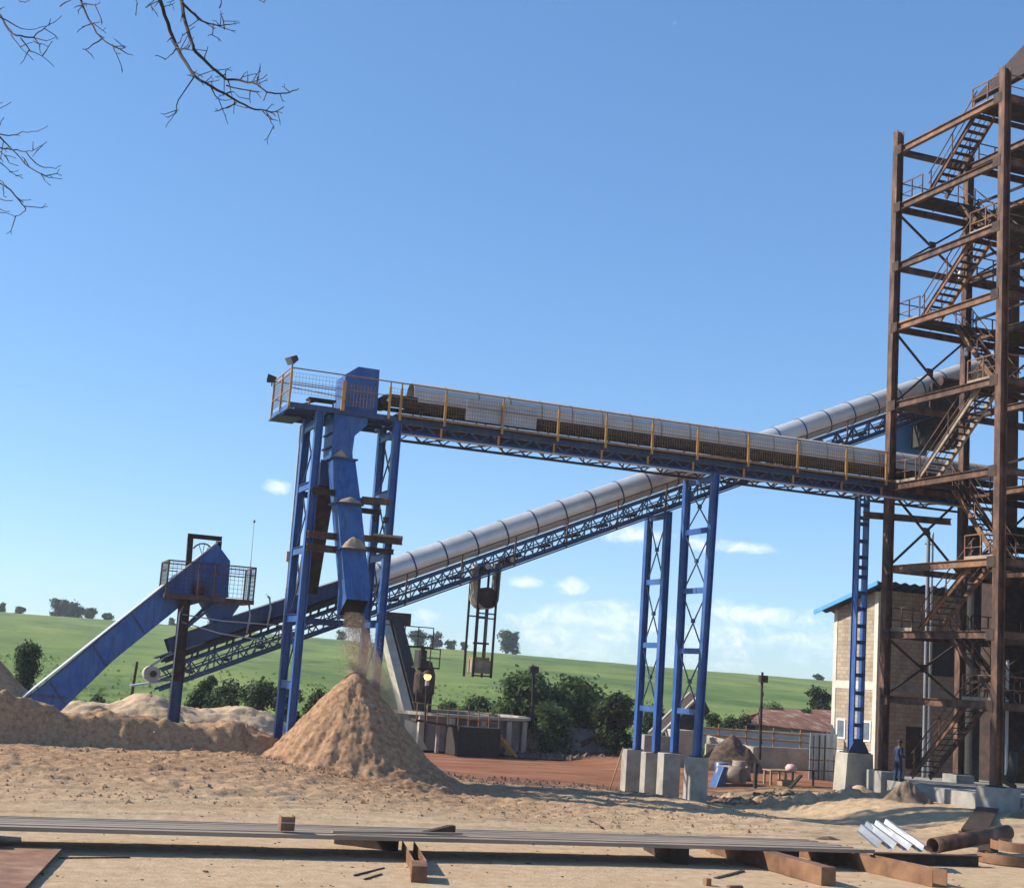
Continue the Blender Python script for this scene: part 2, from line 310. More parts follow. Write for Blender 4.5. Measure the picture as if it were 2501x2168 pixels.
def ground_mat():
    m, nt, b, _ = new_mat('sand_and_red_earth'); p = pos(nt)
    g = nd(nt, 'ShaderNodeNewGeometry'); s = nd(nt, 'ShaderNodeSeparateXYZ'); nt.links.new(g.outputs['Position'], s.inputs[0]); X, Y, Zc = s.outputs
    wob = math_(nt, 'MULTIPLY_ADD', noise(nt, p, .12, 4), 9., -4.5)
    fine = noise(nt, p, 2.5, 9, .7); mid = noise(nt, pos(nt, (.35,1.3,1)), .9, 7, .65)
    sand = ramp(nt, fine, [(.25,(.36,.245,.14)),(.5,(.52,.372,.225)),(.75,(.63,.475,.31))])
    sand = mix(nt, ramp(nt, mid, [(.45,(0,0,0)),(.75,(.55,.55,.55))]), sand, (.42,.24,.125))
    # brown trampled bagasse
    bag = ramp(nt, noise(nt, p, 5, 9, .75), [(.28,(.16,.08,.04)),(.48,(.37,.22,.12)),(.72,(.53,.36,.22))])
    mb = nd(nt, 'ShaderNodeMapRange'); nt.links.new(math_(nt, 'ADD', Y, math_(nt, 'MULTIPLY', wob, .5)), mb.inputs[0]); mb.inputs[1].default_value = 39; mb.inputs[2].default_value = 47
    mbx = nd(nt, 'ShaderNodeMapRange'); nt.links.new(math_(nt, 'ADD', X, wob), mbx.inputs[0]); mbx.inputs[1].default_value = 26; mbx.inputs[2].default_value = 17
    c = mix(nt, math_(nt, 'MULTIPLY', mb.outputs[0], mbx.outputs[0]), sand, bag)
    # clean pale heaps behind
    mh = nd(nt, 'ShaderNodeMapRange'); nt.links.new(Y, mh.inputs[0]); mh.inputs[1].default_value = 56.6; mh.inputs[2].default_value = 58.2
    mhx = nd(nt, 'ShaderNodeMapRange'); nt.links.new(X, mhx.inputs[0]); mhx.inputs[1].default_value = 2.2; mhx.inputs[2].default_value = 3.6
    mhy = nd(nt, 'ShaderNodeMapRange'); nt.links.new(X, mhy.inputs[0]); mhy.inputs[1].default_value = 17; mhy.inputs[2].default_value = 15
    pale = ramp(nt, fine, [(.25,(.48,.34,.20)),(.7,(.66,.50,.34))])
    c = mix(nt, math_(nt, 'MULTIPLY', math_(nt, 'MULTIPLY', mh.outputs[0], mhx.outputs[0]), mhy.outputs[0]), c, pale)
    # red earth
    mr = nd(nt, 'ShaderNodeMapRange'); nt.links.new(math_(nt, 'ADD', Y, math_(nt, 'MULTIPLY', wob, .45)), mr.inputs[0]); mr.inputs[1].default_value = 57.5; mr.inputs[2].default_value = 61.5
    mrx = nd(nt, 'ShaderNodeMapRange'); nt.links.new(math_(nt, 'ADD', X, wob), mrx.inputs[0]); mrx.inputs[1].default_value = 15; mrx.inputs[2].default_value = 20
    red = ramp(nt, noise(nt, pos(nt, (.25,1,1)), .8, 8, .65), [(.28,(.12,.045,.024)),(.45,(.25,.10,.05)),(.6,(.32,.15,.08)),(.78,(.38,.25,.17))])
    c = mix(nt, math_(nt, 'MULTIPLY', mr.outputs[0], mrx.outputs[0]), c, red)
    # dark damp earth between piers and tower
    md = ramp(nt, noise(nt, pos(nt, (.5,1.2,1)), .55, 8, .7), [(.44,(0,0,0)),(.53,(1,1,1))])
    my = nd(nt, 'ShaderNodeMapRange'); nt.links.new(math_(nt, 'ADD', Y, math_(nt, 'MULTIPLY', wob, .35)), my.inputs[0]); my.inputs[1].default_value = 51.; my.inputs[2].default_value = 53.
    mx = nd(nt, 'ShaderNodeMapRange'); nt.links.new(X, mx.inputs[0]); mx.inputs[1].default_value = 19; mx.inputs[2].default_value = 24
    mz = nd(nt, 'ShaderNodeMapRange'); nt.links.new(math_(nt, 'ADD', Y, math_(nt, 'MULTIPLY', wob, .35)), mz.inputs[0]); mz.inputs[1].default_value = 64.; mz.inputs[2].default_value = 61.
    c = mix(nt, math_(nt, 'MULTIPLY', math_(nt, 'MULTIPLY', md, math_(nt, 'MULTIPLY', my.outputs[0], mz.outputs[0])), math_(nt, 'MULTIPLY', mx.outputs[0], .85)), c, ramp(nt, fine, [(.3,(.05,.033,.022)),(.7,(.16,.105,.07))]))
    # rough grass beyond the yard
    mg = nd(nt, 'ShaderNodeMapRange'); nt.links.new(math_(nt, 'ADD', Y, wob), mg.inputs[0]); mg.inputs[1].default_value = 88; mg.inputs[2].default_value = 94
    mgx = nd(nt, 'ShaderNodeMapRange'); nt.links.new(math_(nt, 'ADD', X, math_(nt, 'MULTIPLY', Y, -.62)), mgx.inputs[0]); mgx.inputs[1].default_value = -28; mgx.inputs[2].default_value = -34
    mgl = nd(nt, 'ShaderNodeMapRange'); nt.links.new(math_(nt, 'ADD', Y, wob), mgl.inputs[0]); mgl.inputs[1].default_value = 64; mgl.inputs[2].default_value = 68
    gm = math_(nt, 'MAXIMUM', mg.outputs[0], math_(nt, 'MULTIPLY', mgx.outputs[0], mgl.outputs[0]))
    c = mix(nt, gm, c, ramp(nt, fine, [(.3,(.03,.06,.015)),(.7,(.08,.13,.03))]))
    # stains of rust and spilt oil
    st = ramp(nt, noise(nt, pos(nt, (.6,1.4,1)), .8, 5, .6), [(.68,(0,0,0)),(.76,(.45,.45,.45))])
    c = mix(nt, st, c, (.25,.13,.075))
    nt.links.new(c, b.inputs['Base Color']); b.inputs['Roughness'].default_value = .95; b.inputs['Specular IOR Level'].default_value = .15
    h = math_(nt, 'ADD', math_(nt, 'MULTIPLY', noise(nt, p, 3.5, 9, .75), 1.), math_(nt, 'MULTIPLY', noise(nt, p, 14, 6, .7), .35))
    bump(nt, b, h, .75, .07); return m
struct(link('ground', grid_mesh('ground', np.stack([GX, GY, GZ], -1)), ground_mat(), None, True))

# ------------------------------------------------------------------ the cane field on its long rise
def hill_z(d, l):                               # d distance along the view, l across
    top = 10.6-.013*l
    s = np.clip((d-95)/(430-95), 0, 1.6)
    return -.6+(top+.6)*np.where(s < 1, 1-(1-s)**1.55, 1-.5*(s-1))
fv, rv = Vector((math.sin(PSI), math.cos(PSI), 0)), Vector((math.cos(PSI), -math.sin(PSI), 0))
D_ = np.concatenate([np.linspace(95, 460, 260), np.linspace(470, 900, 30)]); L_ = np.linspace(-330, 330, 420)
DD, LL = np.meshgrid(D_, L_, indexing='ij'); LL = LL*(.25+DD/460)
def hill_pt(d, l):
    z = hill_z(d, l)+1.2*fbm(d*.012, l*.012, 3)+.5*fbm(d*.25, l*.1, 4)
    return np.stack([fv.x*d+rv.x*l, fv.y*d+rv.y*l, z], -1)
def hill_mat():
    m, nt, b, _ = new_mat('sugar_cane_field'); p = pos(nt)
    a = noise(nt, pos(nt, (1,.35,1)), .06, 8, .65); f = noise(nt, p, .9, 6, .7)
    c = ramp(nt, a, [(.32,(.075,.125,.032)),(.45,(.14,.195,.048)),(.57,(.19,.24,.06)),(.70,(.27,.285,.095))])
    c = mix(nt, .6, c, ramp(nt, f, [(.3,(.78,.8,.78)),(.7,(1.12,1.1,1.08))]), 'MULTIPLY')
    tr_ = ramp(nt, noise(nt, pos(nt, (.35,.9,1)), .03, 3, .5), [(.485,(0,0,0)),(.5,(.6,.6,.6)),(.515,(0,0,0))])
    c = mix(nt, tr_, c, (.06,.10,.03))
    nt.links.new(c, b.inputs['Base Color']); b.inputs['Roughness'].default_value = .85; b.inputs['Specular IOR Level'].default_value = .15
    bump(nt, b, f, .5, .35); return m
struct(link('hill', grid_mesh('hill', hill_pt(DD, LL)), hill_mat(), None, True))
def scatter_cards(name, base, h, w, mat):       # upright leafy blades, one object
    n = len(base); a = RNG.random(n)*math.pi; t = (RNG.random((n,2))-.5)*.7
    hh = h*(.6+.8*RNG.random(n)); ww = w*(.6+.8*RNG.random(n))
    dx, dy = np.cos(a)*ww, np.sin(a)*ww
    V = np.zeros((n,4,3)); V[:,0] = base; V[:,0,0] -= dx; V[:,0,1] -= dy; V[:,1] = base; V[:,1,0] += dx; V[:,1,1] += dy
    top = base.copy(); top[:,0] += t[:,0]*hh; top[:,1] += t[:,1]*hh; top[:,2] += hh
    V[:,2] = top; V[:,2,0] += dx*.35; V[:,2,1] += dy*.35; V[:,3] = top; V[:,3,0] -= dx*.35; V[:,3,1] -= dy*.35
    me = bpy.data.meshes.new(name); me.vertices.add(n*4); me.vertices.foreach_set('co', V.reshape(-1).astype(np.float32))
    return link(name, fill(me, np.arange(n*4), 4), mat)
n = 5000
d = 98+ (RNG.random(n)**1.6)*70; l = (RNG.random(n)-.5)*.95*d
keep = fbm(d*.03+3, l*.03, 3)+.35*RNG.random(n) > .02
B = hill_pt(d[keep], l[keep]); hs = .35+d[keep]*.0022
o = scatter_cards('cane_grass', B, .24, .2, CANE); o['kind'] = 'stuff'

# ------------------------------------------------------------------ trees
def leaf_cloud(name, lumps, n, size, mat, parent, flat=.0):
    w = np.array([q[1][0]*q[1][1]*q[1][2] for q in lumps])**.75; w /= w.sum()
    k = RNG.choice(len(lumps), n, p=w)
    c = np.array([tuple(q[0]) for q in lumps])[k]; r = np.array([q[1] for q in lumps])[k]
    dv = RNG.normal(size=(n,3)); dv /= np.linalg.norm(dv, axis=1)[:,None]
    rr = (RNG.random(n)**.45)[:,None]*(.80+.50*RNG.random((n,1))**2.5)
    P = c+dv*r*rr
    nrm = dv*.7+RNG.normal(size=(n,3))*.6+np.array([0,0,.35]); nrm /= np.linalg.norm(nrm, axis=1)[:,None]
    a = np.cross(nrm, RNG.normal(size=(n,3))); a /= np.linalg.norm(a, axis=1)[:,None]; b = np.cross(nrm, a)
    s = (size*(.5+RNG.random(n)))[:,None]
    V = np.stack([P-a*s, P-b*s*.55, P+a*s, P+b*s*.55], 1)
    me = bpy.data.meshes.new(name); me.vertices.add(n*4); me.vertices.foreach_set('co', V.reshape(-1).astype(np.float32))
    return link(name, fill(me, np.arange(n*4), 4), mat, parent)
def tree(name, base, h, r, label, cat='tree', leaves=3500, size=.22, mat=LEAF_D, group=None, crown0=.25, nl=9, squash=.75, lean=0, tight=1.):
    base = Vector(base); t = thing(name, label, cat, base, group)
    lumps = []; tips = []
    for i in range(nl):
        a = random.uniform(0, 6.28); q = random.uniform(.08, .62)*r*tight; zz = random.uniform(crown0+.14, .84)*h
        k = 1-.45*abs(zz/h-.55)
        c = base+Vector((math.cos(a)*q*k+lean*zz, math.sin(a)*q*k, zz)); s = r*random.uniform(.38, .60)
        lumps.append((c, (s, s, s*squash))); tips.append(c)
    lumps.append((base+Vector((lean*h*.6, 0, h*.62)), (r*.55, r*.55, h*.26)))
    tr = MB(); rt_ = max(.05, h*.028)
    tr.path([base-Vector((0,0,.3)), base+Vector((.02*h,0,h*.25)), base+Vector((lean*h*.4,.02*h,h*.5)), base+Vector((lean*h*.7,0,h*.75))], [rt_*1.2, rt_, rt_*.7, rt_*.3], 7)
    for c in tips[:7]: tr.path([base+Vector((0,0,h*.22)), base*.5+c*.5+Vector((0,0,-.05*h)), c], [rt_*.55, rt_*.35, rt_*.12], 5)
    tr.build('trunk', BARK, t, True)
    leaf_cloud('crown', lumps, leaves, size, mat, t)
    return t
def gbase(Y, x, y): return at(Y, x, y)
# ------------------------------------------------------------------ upper conveyor gallery (level, X 15..45)
def mesh_panel(mb, p0, p1, h, step=.11, w=.008):    # upright welded wire panel between two foot points
    p0, p1 = Vector(p0), Vector(p1); L = (p1-p0).length; n = max(2, int(L/step)); up = Vector((0,0,h))
    for i in range(n+1): q = p0.lerp(p1, i/n); mb.bar(q, q+up, w, w, (1,0,0))
    k = max(2, int(h/.16))
    for i in range(k+1): mb.bar(p0+up*(i/k), p1+up*(i/k), w, w)
TC = 55.0
G = thing('conveyor_gallery', 'level overhead belt conveyor under a half-round grey cover with yellow railings', 'conveyor', (30, TC, 13.6))
nsec = 21; s0 = 15.95; ds = 1.41
for i in range(nsec):
    a, b = s0+i*ds, s0+(i+1)*ds-.012; m = MB(); n = 16; prof = []
    for R in (.62, .605):
        q = [(-R, 15.13)]+[(-R*math.cos(math.pi*k/n), 15.38+R*math.sin(math.pi*k/n)) for k in range(n+1)]+[(R, 15.13)]
        prof += q if R > .61 else q[::-1]
    m.prismx([(TC+y, z) for y, z in prof], a, b)
    o = m.build('cover_section', GALV_W, G)
    o.data.polygons.foreach_set('use_smooth', [True]*len(o.data.polygons)); o.data.set_sharp_from_angle(angle=rad(35))
    if i:
        m = MB(); q = []
        for R in (.628, .610):
            r_ = [(-R, 15.12)]+[(-R*math.cos(math.pi*k/n), 15.38+R*math.sin(math.pi*k/n)) for k in range(n+1)]+[(R, 15.12)]
            q += r_ if R > .62 else r_[::-1]
        m.prismx([(TC+y, z) for y, z in q], a-.035, a+.03); m.build('cover_seam', STACKM, G)
XE = 45.
for y, nm in ((53.98, 'side_girder'), (56.0, 'side_girder')):
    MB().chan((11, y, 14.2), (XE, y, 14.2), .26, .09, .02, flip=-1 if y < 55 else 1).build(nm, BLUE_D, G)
MB().box(14.9, XE, 54.5, 55.5, 14.99, 15.07).build('belt', DARKM, G)
MB().box(15.2, XE, 54.55, 55.45, 14.3, 14.33).build('return_belt', TANB, G)
for y in (54.42, 55.58): MB().chan((14.9, y, 14.88), (XE, y, 14.88), .16, .06, .012, flip=-1 if y < 55 else 1).build('belt_stringer', RUST_D, G)
for y in (54.33, 55.67): MB().box(15.9, XE, y-.012, y+.012, 14.93, 15.1).build('skirt_strip', RUST_D, G)
x = 16.3
while x < 39.5:
    for y in (54.42, 55.58): MB().bar((x, y, 14.33), (x, y, 14.8), .07, .05, (1,0,0)).build('leg', RUST_D, G)
    MB().tube((x+.35, 54.5, 14.92), (x+.35, 55.5, 14.92), .06, 8).build('idler_roller', RUST, G)
    MB().tube((x+.7, 54.45, 14.38), (x+.7, 55.55, 14.38), .05, 8).build('return_roller', RUST, G)
    x += 1.41
for y0, y1 in ((53.62, 54.28), (55.72, 56.3)): MB().box(15.05, XE, y0, y1, 14.345, 14.385).build('walkway_grating', RUST_D, G)
MB().box(15.05, XE, 53.6, 53.625, 14.30, 14.40).build('toe_plate', YEL_D, G)
# lattice under the deck
for y in (53.98, 56.0):
    t = part('truss', G)
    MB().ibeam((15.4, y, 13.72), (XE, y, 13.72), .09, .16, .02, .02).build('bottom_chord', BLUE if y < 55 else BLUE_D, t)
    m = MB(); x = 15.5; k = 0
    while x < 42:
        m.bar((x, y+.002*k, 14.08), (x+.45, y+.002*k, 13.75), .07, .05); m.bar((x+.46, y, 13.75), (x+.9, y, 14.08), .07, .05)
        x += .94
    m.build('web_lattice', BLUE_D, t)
    x = 15.5
m = MB(); x = 15.9
while x < 42:
    m.bar((x, 53.9, 13.74), (x+.94, 56.1, 13.74), .06, .06); m.bar((x+.94, 56.1, 13.74), (x+1.88, 53.9, 13.74), .06, .06); x += 1.88
m.build('bottom_lattice', RUST, G)
MB().tube((14.9, 53.8, 13.62), (XE, 53.8, 13.62), .045, 8).build('service_pipe', SHEET, G)
PX = [14.71, 15.18, 17.06, 19.55, 22.03, 24.22, 26.4, 28.58, 31.1, 33.61, 36.15, 38.3]
for i, x in enumerate(PX):
    MB().box(x-.05, x+.05, 53.52, 53.6, 14.12, 15.42).build('railing_post', YEL, G, bevel=.008)
    MB().box(x-.025, x+.025, 53.54, 53.585, 15.42, 15.62).build('post_extension', YEL_D, G)
    if i > 1: MB().box(x-.04, x+.04, 53.88, 53.93, 13.62, 14.07).build('hanger_bracket', YEL, G)
for z, r in ((15.63, .028), (15.06, .018)): MB().tube((10.69, 53.56, z), (38.5, 53.56, z), r, 8).build('handrail', YEL_D, G)
MB().tube((15.05, 56.36, 15.5), (38.5, 56.36, 15.5), .025, 8).build('handrail', YEL_D, G)
for a, b in zip(PX[:-1], PX[1:]):
    m = MB(); mesh_panel(m, (a+.05, 53.62, 14.42), (b-.05, 53.62, 14.42), .98); m.build('wire_mesh', WIRE, G)
MB().box(17.98, 21.08, 53.66, 53.675, 14.52, 15.4).build('cladding_sheet', SHEET, G)
# drive pulley and tail of the belt at the chute end
pl = MB().tube((14.85, 54.45, 15.02), (14.85, 55.55, 15.02), .27, 24).build('head_pulley', DARKM, G)
MB().tube((14.85, 54.3, 15.02), (14.85, 55.7, 15.02), .06, 12).build('shaft', GALV, pl)
MB().box(14.95, 16.1, 54.36, 54.4, 14.8, 15.3).build('guard_plate', RUST_D, G)
# head platform
PF = part('head_platform', G)
m = MB()
for i in range(28): m.box(10.75+i*.15, 10.75+i*.15+.06, 53.7, 56.95, 14.26, 14.3)
m.build('floor_grating', RUST_D, PF)
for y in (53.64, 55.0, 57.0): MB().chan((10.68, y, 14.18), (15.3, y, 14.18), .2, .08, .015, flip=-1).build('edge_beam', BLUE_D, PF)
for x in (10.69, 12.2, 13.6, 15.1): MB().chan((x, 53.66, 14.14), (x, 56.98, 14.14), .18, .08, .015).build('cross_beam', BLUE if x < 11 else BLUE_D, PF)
MB().box(10.6, 11.6, 55.2, 57.02, 14.0, 14.03).build('drip_tray', BLUE_D, PF)
for y in (53.6, 55.3, 56.98): MB().box(10.66, 10.74, y-.035, y+.035, 14.1, 15.66).build('corner_post', YEL, PF)
for z in (15.66, 15.48, 14.82): MB().tube((10.69, 53.6, z), (10.69, 56.98, z), .026, 8).build('end_rail', YEL, PF)
m = MB(); mesh_panel(m, (10.7, 53.66, 14.42), (10.7, 56.95, 14.42), 1.02); m.build('end_mesh', WIRE, PF)
m = MB(); mesh_panel(m, (10.75, 53.6, 14.66), (12.75, 53.6, 14.66), .8, .13, .009); m.build('side_mesh', WIRE, PF)
m = MB(); mesh_panel(m, (12.95, 53.5, 14.42), (14.05, 53.5, 14.42), .9, .13, .022); m.build('guard_mesh', WIRE, PF)
for x in (12.82, ): MB().box(x-.07, x+.07, 53.5, 53.6, 14.2, 15.4).build('railing_post', YEL, PF)
MB().tube((10.69, 53.58, 14.86), (13, 53.58, 14.72), .02, 6).build('mid_rail', YEL_D, PF)
for z in (15.66, 14.9): MB().tube((10.69, 57.0, z), (15, 57.0, z), .024, 8).build('rear_rail', YEL_D, PF)
MB().box(11.6, 12.7, 54.2, 54.8, 14.62, 14.7).build('motor_bench', RUST_D, PF)
for x in (11.65, 12.6): MB().bar((x, 54.25, 14.3), (x, 54.25, 14.62), .06).build('bench_leg', YEL_D, PF)
MB().bar((11.2, 54.0, 14.3), (12.5, 55.5, 14.9), .05).build('brace', BLUE_D, PF)
# floodlights on the rail posts
def flood(p, aim, label):
    t = thing('floodlight', label, 'floodlight', p); p = Vector(p); aim = Vector(aim).normalized()
    MB().tube(p, p+Vector((0,0,.22)), .025, 8).build('bracket', DARKM, t)
    c = p+Vector((0,0,.3)); s = aim.cross(Vector((0,0,1))).normalized(); u = s.cross(aim)
    m = MB(); m.sweep([(-.13,-.1),(.13,-.1),(.13,.1),(-.13,.1)], c-aim*.16, c+aim*.2, u, [(-.22,-.15),(.22,-.15),(.22,.15),(-.22,.15)]); m.build('housing', DARKM, t, bevel=.01)
    m = MB(); m.sweep([(-.2,-.13),(.2,-.13),(.2,.13),(-.2,.13)], c+aim*.203, c+aim*.208, u); m.build('lens', GLASS, t)
    MB().box(c.x-.07, c.x+.07, c.y-.07, c.y+.07, c.z-.12, c.z+.0).build('gearbox', DARKM, t)
flood((10.69, 53.56, 15.66), (-.75, -.3, -.55), 'black floodlight tilted down on the near corner post of the platform')
flood((10.6, 57.0, 15.45), (-.9, .2, .12), 'black floodlight pointing outwards on the far corner post of the platform')

# ------------------------------------------------------------------ discharge chute
CH = thing('discharge_chute', 'dark blue forked steel chute dropping bagasse from the upper conveyor head', 'chute', (13.6, 53, 6.2))
MB().prism([(13.0,14.3),(13.0,15.82),(13.51,16.21),(14.39,16.2),(14.44,14.3)], 54.3, 55.75).build('hood', BLUE, CH, bevel=.01)
MB().prism([(12.57,14.2),(13.95,14.2),(13.93,13.8),(13.70,13.55),(13.46,13.3),(13.43,12.66),(13.48,12.26),(12.61,12.26),(12.58,13.0)], 53.75, 55.2).build('throat', BLUE, CH, bevel=.01)
for z in (12.75, 13.3): MB().box(12.5, 12.57, 53.85, 55.15, z, z+.07).build('stiffener_rib', BLUE_D, CH)
ST = [(12.3, 12.6, 13.48, 53.4, .98), (10.5, 12.79, 13.74, 52.9, .98), (8.74, 13.04, 14.0, 52.6, .98), (7.3, 13.23, 14.24, 52.3, .98)]
def loft(mb, a, b, capa=False):
    (z0,x0,x1,y0,d0), (z1,X0,X1,Y0,d1) = a, b
    vs = [(x0,y0,z0),(x1,y0,z0),(x1,y0+d0,z0),(x0,y0+d0,z0),(X0,Y0,z1),(X1,Y0,z1),(X1,Y0+d1,z1),(X0,Y0+d1,z1)]
    return mb.add(vs, [(0,1,5,4),(1,2,6,5),(2,3,7,6),(3,0,4,7)])
for a, b in zip(ST[:2], ST[1:3]):
    o = loft(MB(), a, b).build('duct_section', BLUE, CH); sd = o.modifiers.new('t', 'SOLIDIFY'); sd.thickness = .02
m = MB(); z,x0,x1,y0,d = ST[2]; _,X0,X1,Y0,D = ST[3]
vs = [(x0,y0,z),(x1,y0,z),(x1,y0+d,z),(x0,y0+d,z),(X0,Y0,7.3),(X1,Y0,7.3),(X1,Y0+D,7.3),(X0,Y0+D,7.3),(13.31,52.2,6.83),(14.2,52.2,6.83),(14.16,53.2,6.1),(13.24,53.2,6.1)]
m.add(vs, [(0,1,5,4),(1,2,6,5),(2,3,7,6),(3,0,4,7),(4,5,9,8),(5,6,10,9),(6,7,11,10),(7,4,8,11)])
o = m.build('duct_mouth', BLUE, CH); sd = o.modifiers.new('t', 'SOLIDIFY'); sd.thickness = .02
m = MB(); m.add([(13.35,52.29,6.9),(14.15,52.29,6.9),(14.12,53.14,6.25),(13.29,53.14,6.25),(13.3,52.4,7.5),(14.18,52.4,7.5),(14.18,53.2,7.5),(13.3,53.2,7.5)], [(0,1,5,4),(1,2,6,5),(2,3,7,6),(3,0,4,7),(4,5,6,7)])
m.build('dark_inner_shell', RUST_D, CH)  # dark inner shell, closed across the top of the mouth
for z,x0,x1,y0,d in ST[:3]:
    m = MB(); e = .09
    for q in ((x0-e,x1+e,y0-e,y0-.003),(x0-e,x1+e,y0+d+.003,y0+d+e),(x0-e,x0-.003,y0-.003,y0+d+.003),(x1+.003,x1+e,y0-.003,y0+d+.003)): m.box(*q, z-.03, z+.03)
    m.build('flange', BLUE_D, CH)
m = MB(); loft(m, (12.2,12.35,12.95,54.45,.7), (11.0,12.5,13.2,55.3,.8)); loft(m, (11.0,12.5,13.2,55.3,.8), (6.9,12.6,13.35,57.3,.9))
o = m.build('second_leg', RUST_D, CH); sd = o.modifiers.new('t', 'SOLIDIFY'); sd.thickness = .02
MB().box(12.35, 12.98, 54.4, 54.47, 11.3, 12.3).build('second_leg_collar', BLUE_D, CH)
def heap(name, c, rx, ry, h, label, cat, mat=BAG, n=30, m_=14, rough=.12, group=None, pw=1.25):
    a = np.linspace(0, 2*np.pi, n+1)[:-1]; r = np.linspace(0, 1, m_)
    R, A = np.meshgrid(r, a, indexing='ij'); x = R*np.cos(A)*rx; y = R*np.sin(A)*ry
    z = h*np.clip(1-R**pw, 0, 1)+(fbm((x+c[0])*3/max(rx,.3)**.5, (y+c[1])*3/max(rx,.3)**.5, 5)*rough*2)*np.sqrt(np.clip(1-R,0,1))
    k = 1+.3*fbm(A*1.3+c[0]*3, A*0+c[1], 2)*R; P = np.stack([c[0]+x*k, c[1]+y*k, c[2]+z], -1)
    v = P.reshape(-1,3); me = bpy.data.meshes.new(name)
    fs = [(i*n+j, i*n+(j+1) % n, (i+1)*n+(j+1) % n, (i+1)*n+j) for i in range(m_-1) for j in range(n)]+[tuple(range((m_-1)*n, m_*n))[::-1]]
    me.from_pydata(v.tolist(), [], fs); me.update()
    o = link(name, me, mat, None, True); return tag(o, label, cat, group)
heap('bagasse_heap', (13.28, 52.78, 10.53), .44, .26, .2, 'small flat cap of bagasse lodged on the middle chute flange', 'bagasse heap', TANB, rough=.06, pw=2.4)
heap('bagasse_heap', (13.52, 52.48, 8.77), .48, .28, .42, 'tallest rounded lump of bagasse lodged on the lowest chute flange', 'bagasse heap', TANB, rough=.14, pw=2.0)
heap('bagasse_heap', (12.85, 53.3, 12.33), .3, .12, .3, 'thin wedge of bagasse lodged on the highest chute flange', 'bagasse heap', TANB, rough=.03)

# ------------------------------------------------------------------ head tower
HT = thing('head_tower', 'blue four-legged steel tower standing behind the bagasse pile under the gallery end', 'tower', (13.5, 54.7, .5))
def tilt(x, z): return x-.0*(z-2)
for x in (11.95, 15.12):
    for y in (53.6, 55.8): MB().ibeam((x, y, .2), (x, y, 14.05), .3, .3, .03, .02, (1,0,0)).build('column', BLUE, HT)
for x in (11.95, 15.12):
    zz = [13.55, 11.15, 8.65, 6.03, 3.5]
    for z in zz: MB().chan((x-.1, 53.75, z), (x-.1, 55.65, z), .3, .08, .015, flip=-1).build('cross_beam', BLUE, HT)
    for a, b in zip(zz[:-1], zz[1:]):
        m = MB(); m.bar((x+.02, 53.76, a-.17), (x+.02, 55.64, b+.17), .05, .05, (1,0,0)); m.bar((x+.08, 55.64, a-.17), (x+.08, 53.76, b+.17), .05, .05, (1,0,0)); m.build('cross_brace', BLUE_D, HT)
for y in (55.8, ):
    for z in (11.0, 6.0): MB().chan((12.1, y, z), (14.97, y, z), .25, .08, .015).build('rear_beam', BLUE_D, HT)
for z, x0, x1 in ((10.77, 13.86, 14.97), (9.28, 14.05, 15.62)):
    MB().ibeam((x0, 53.3, z), (x1, 53.3, z), .24, .2, .03, .03).build('rusty_beam', RUST, HT); MB().ibeam((x0, 53.36, z-.42), (x1-.3, 53.36, z-.42), .2, .18, .03, .03).build('rusty_beam', RUST_D, HT)
for z in (9.22, 8.72): MB().ibeam((11.85, 53.3, z), (13.02, 53.3, z), .26, .22, .03, .03).build('rusty_beam', RUST, HT)
MB().ibeam((11.85, 53.3, 10.9), (12.76, 53.3, 10.9), .24, .2).build('rusty_beam', RUST_D, HT)
for x in (14.45, 14.9): MB().prism([(x-.12,10.18),(x+.12,10.18),(x+.06,9.95),(x-.06,9.95)], 53.25, 53.4).build('gusset', RUST_D, HT)
MB().box(14.4, 15.6, 53.18, 53.45, 9.41, 9.5).build('spilt_bagasse', TANB, HT)
# conduit up the tower's side
CP = thing('conduit_pipe', 'thin pale conduit pipe rising along the outer side of the blue tower', 'pipe', (11.8, 56.2, 5))
MB().path([(11.85,56.2,5.0),(11.85,56.2,6.4),(11.8,56.2,13.8),(11.9,56.1,14.0)], .04, 8).build('riser', SHEET, CP, True)
for z in (7.2, 9.0, 11.0, 12.6): MB().bar((11.82,56.2,z),(11.95,55.95,z), .04).build('clip', RUST, CP)
for z0, z1 in ((5.05, 5.6), (5.75, 5.9)):
    MB().path([(7.95,57.0,z1),(9.5,56.9,(z0+z1)/2-.06),(11.8,56.25,z0)], .025, 6).build('cross_pipe', SHEET, CP, True)
MB().box(11.7, 11.95, 56.1, 56.3, 8.3, 8.7).build('junction_box', CREAM, CP)

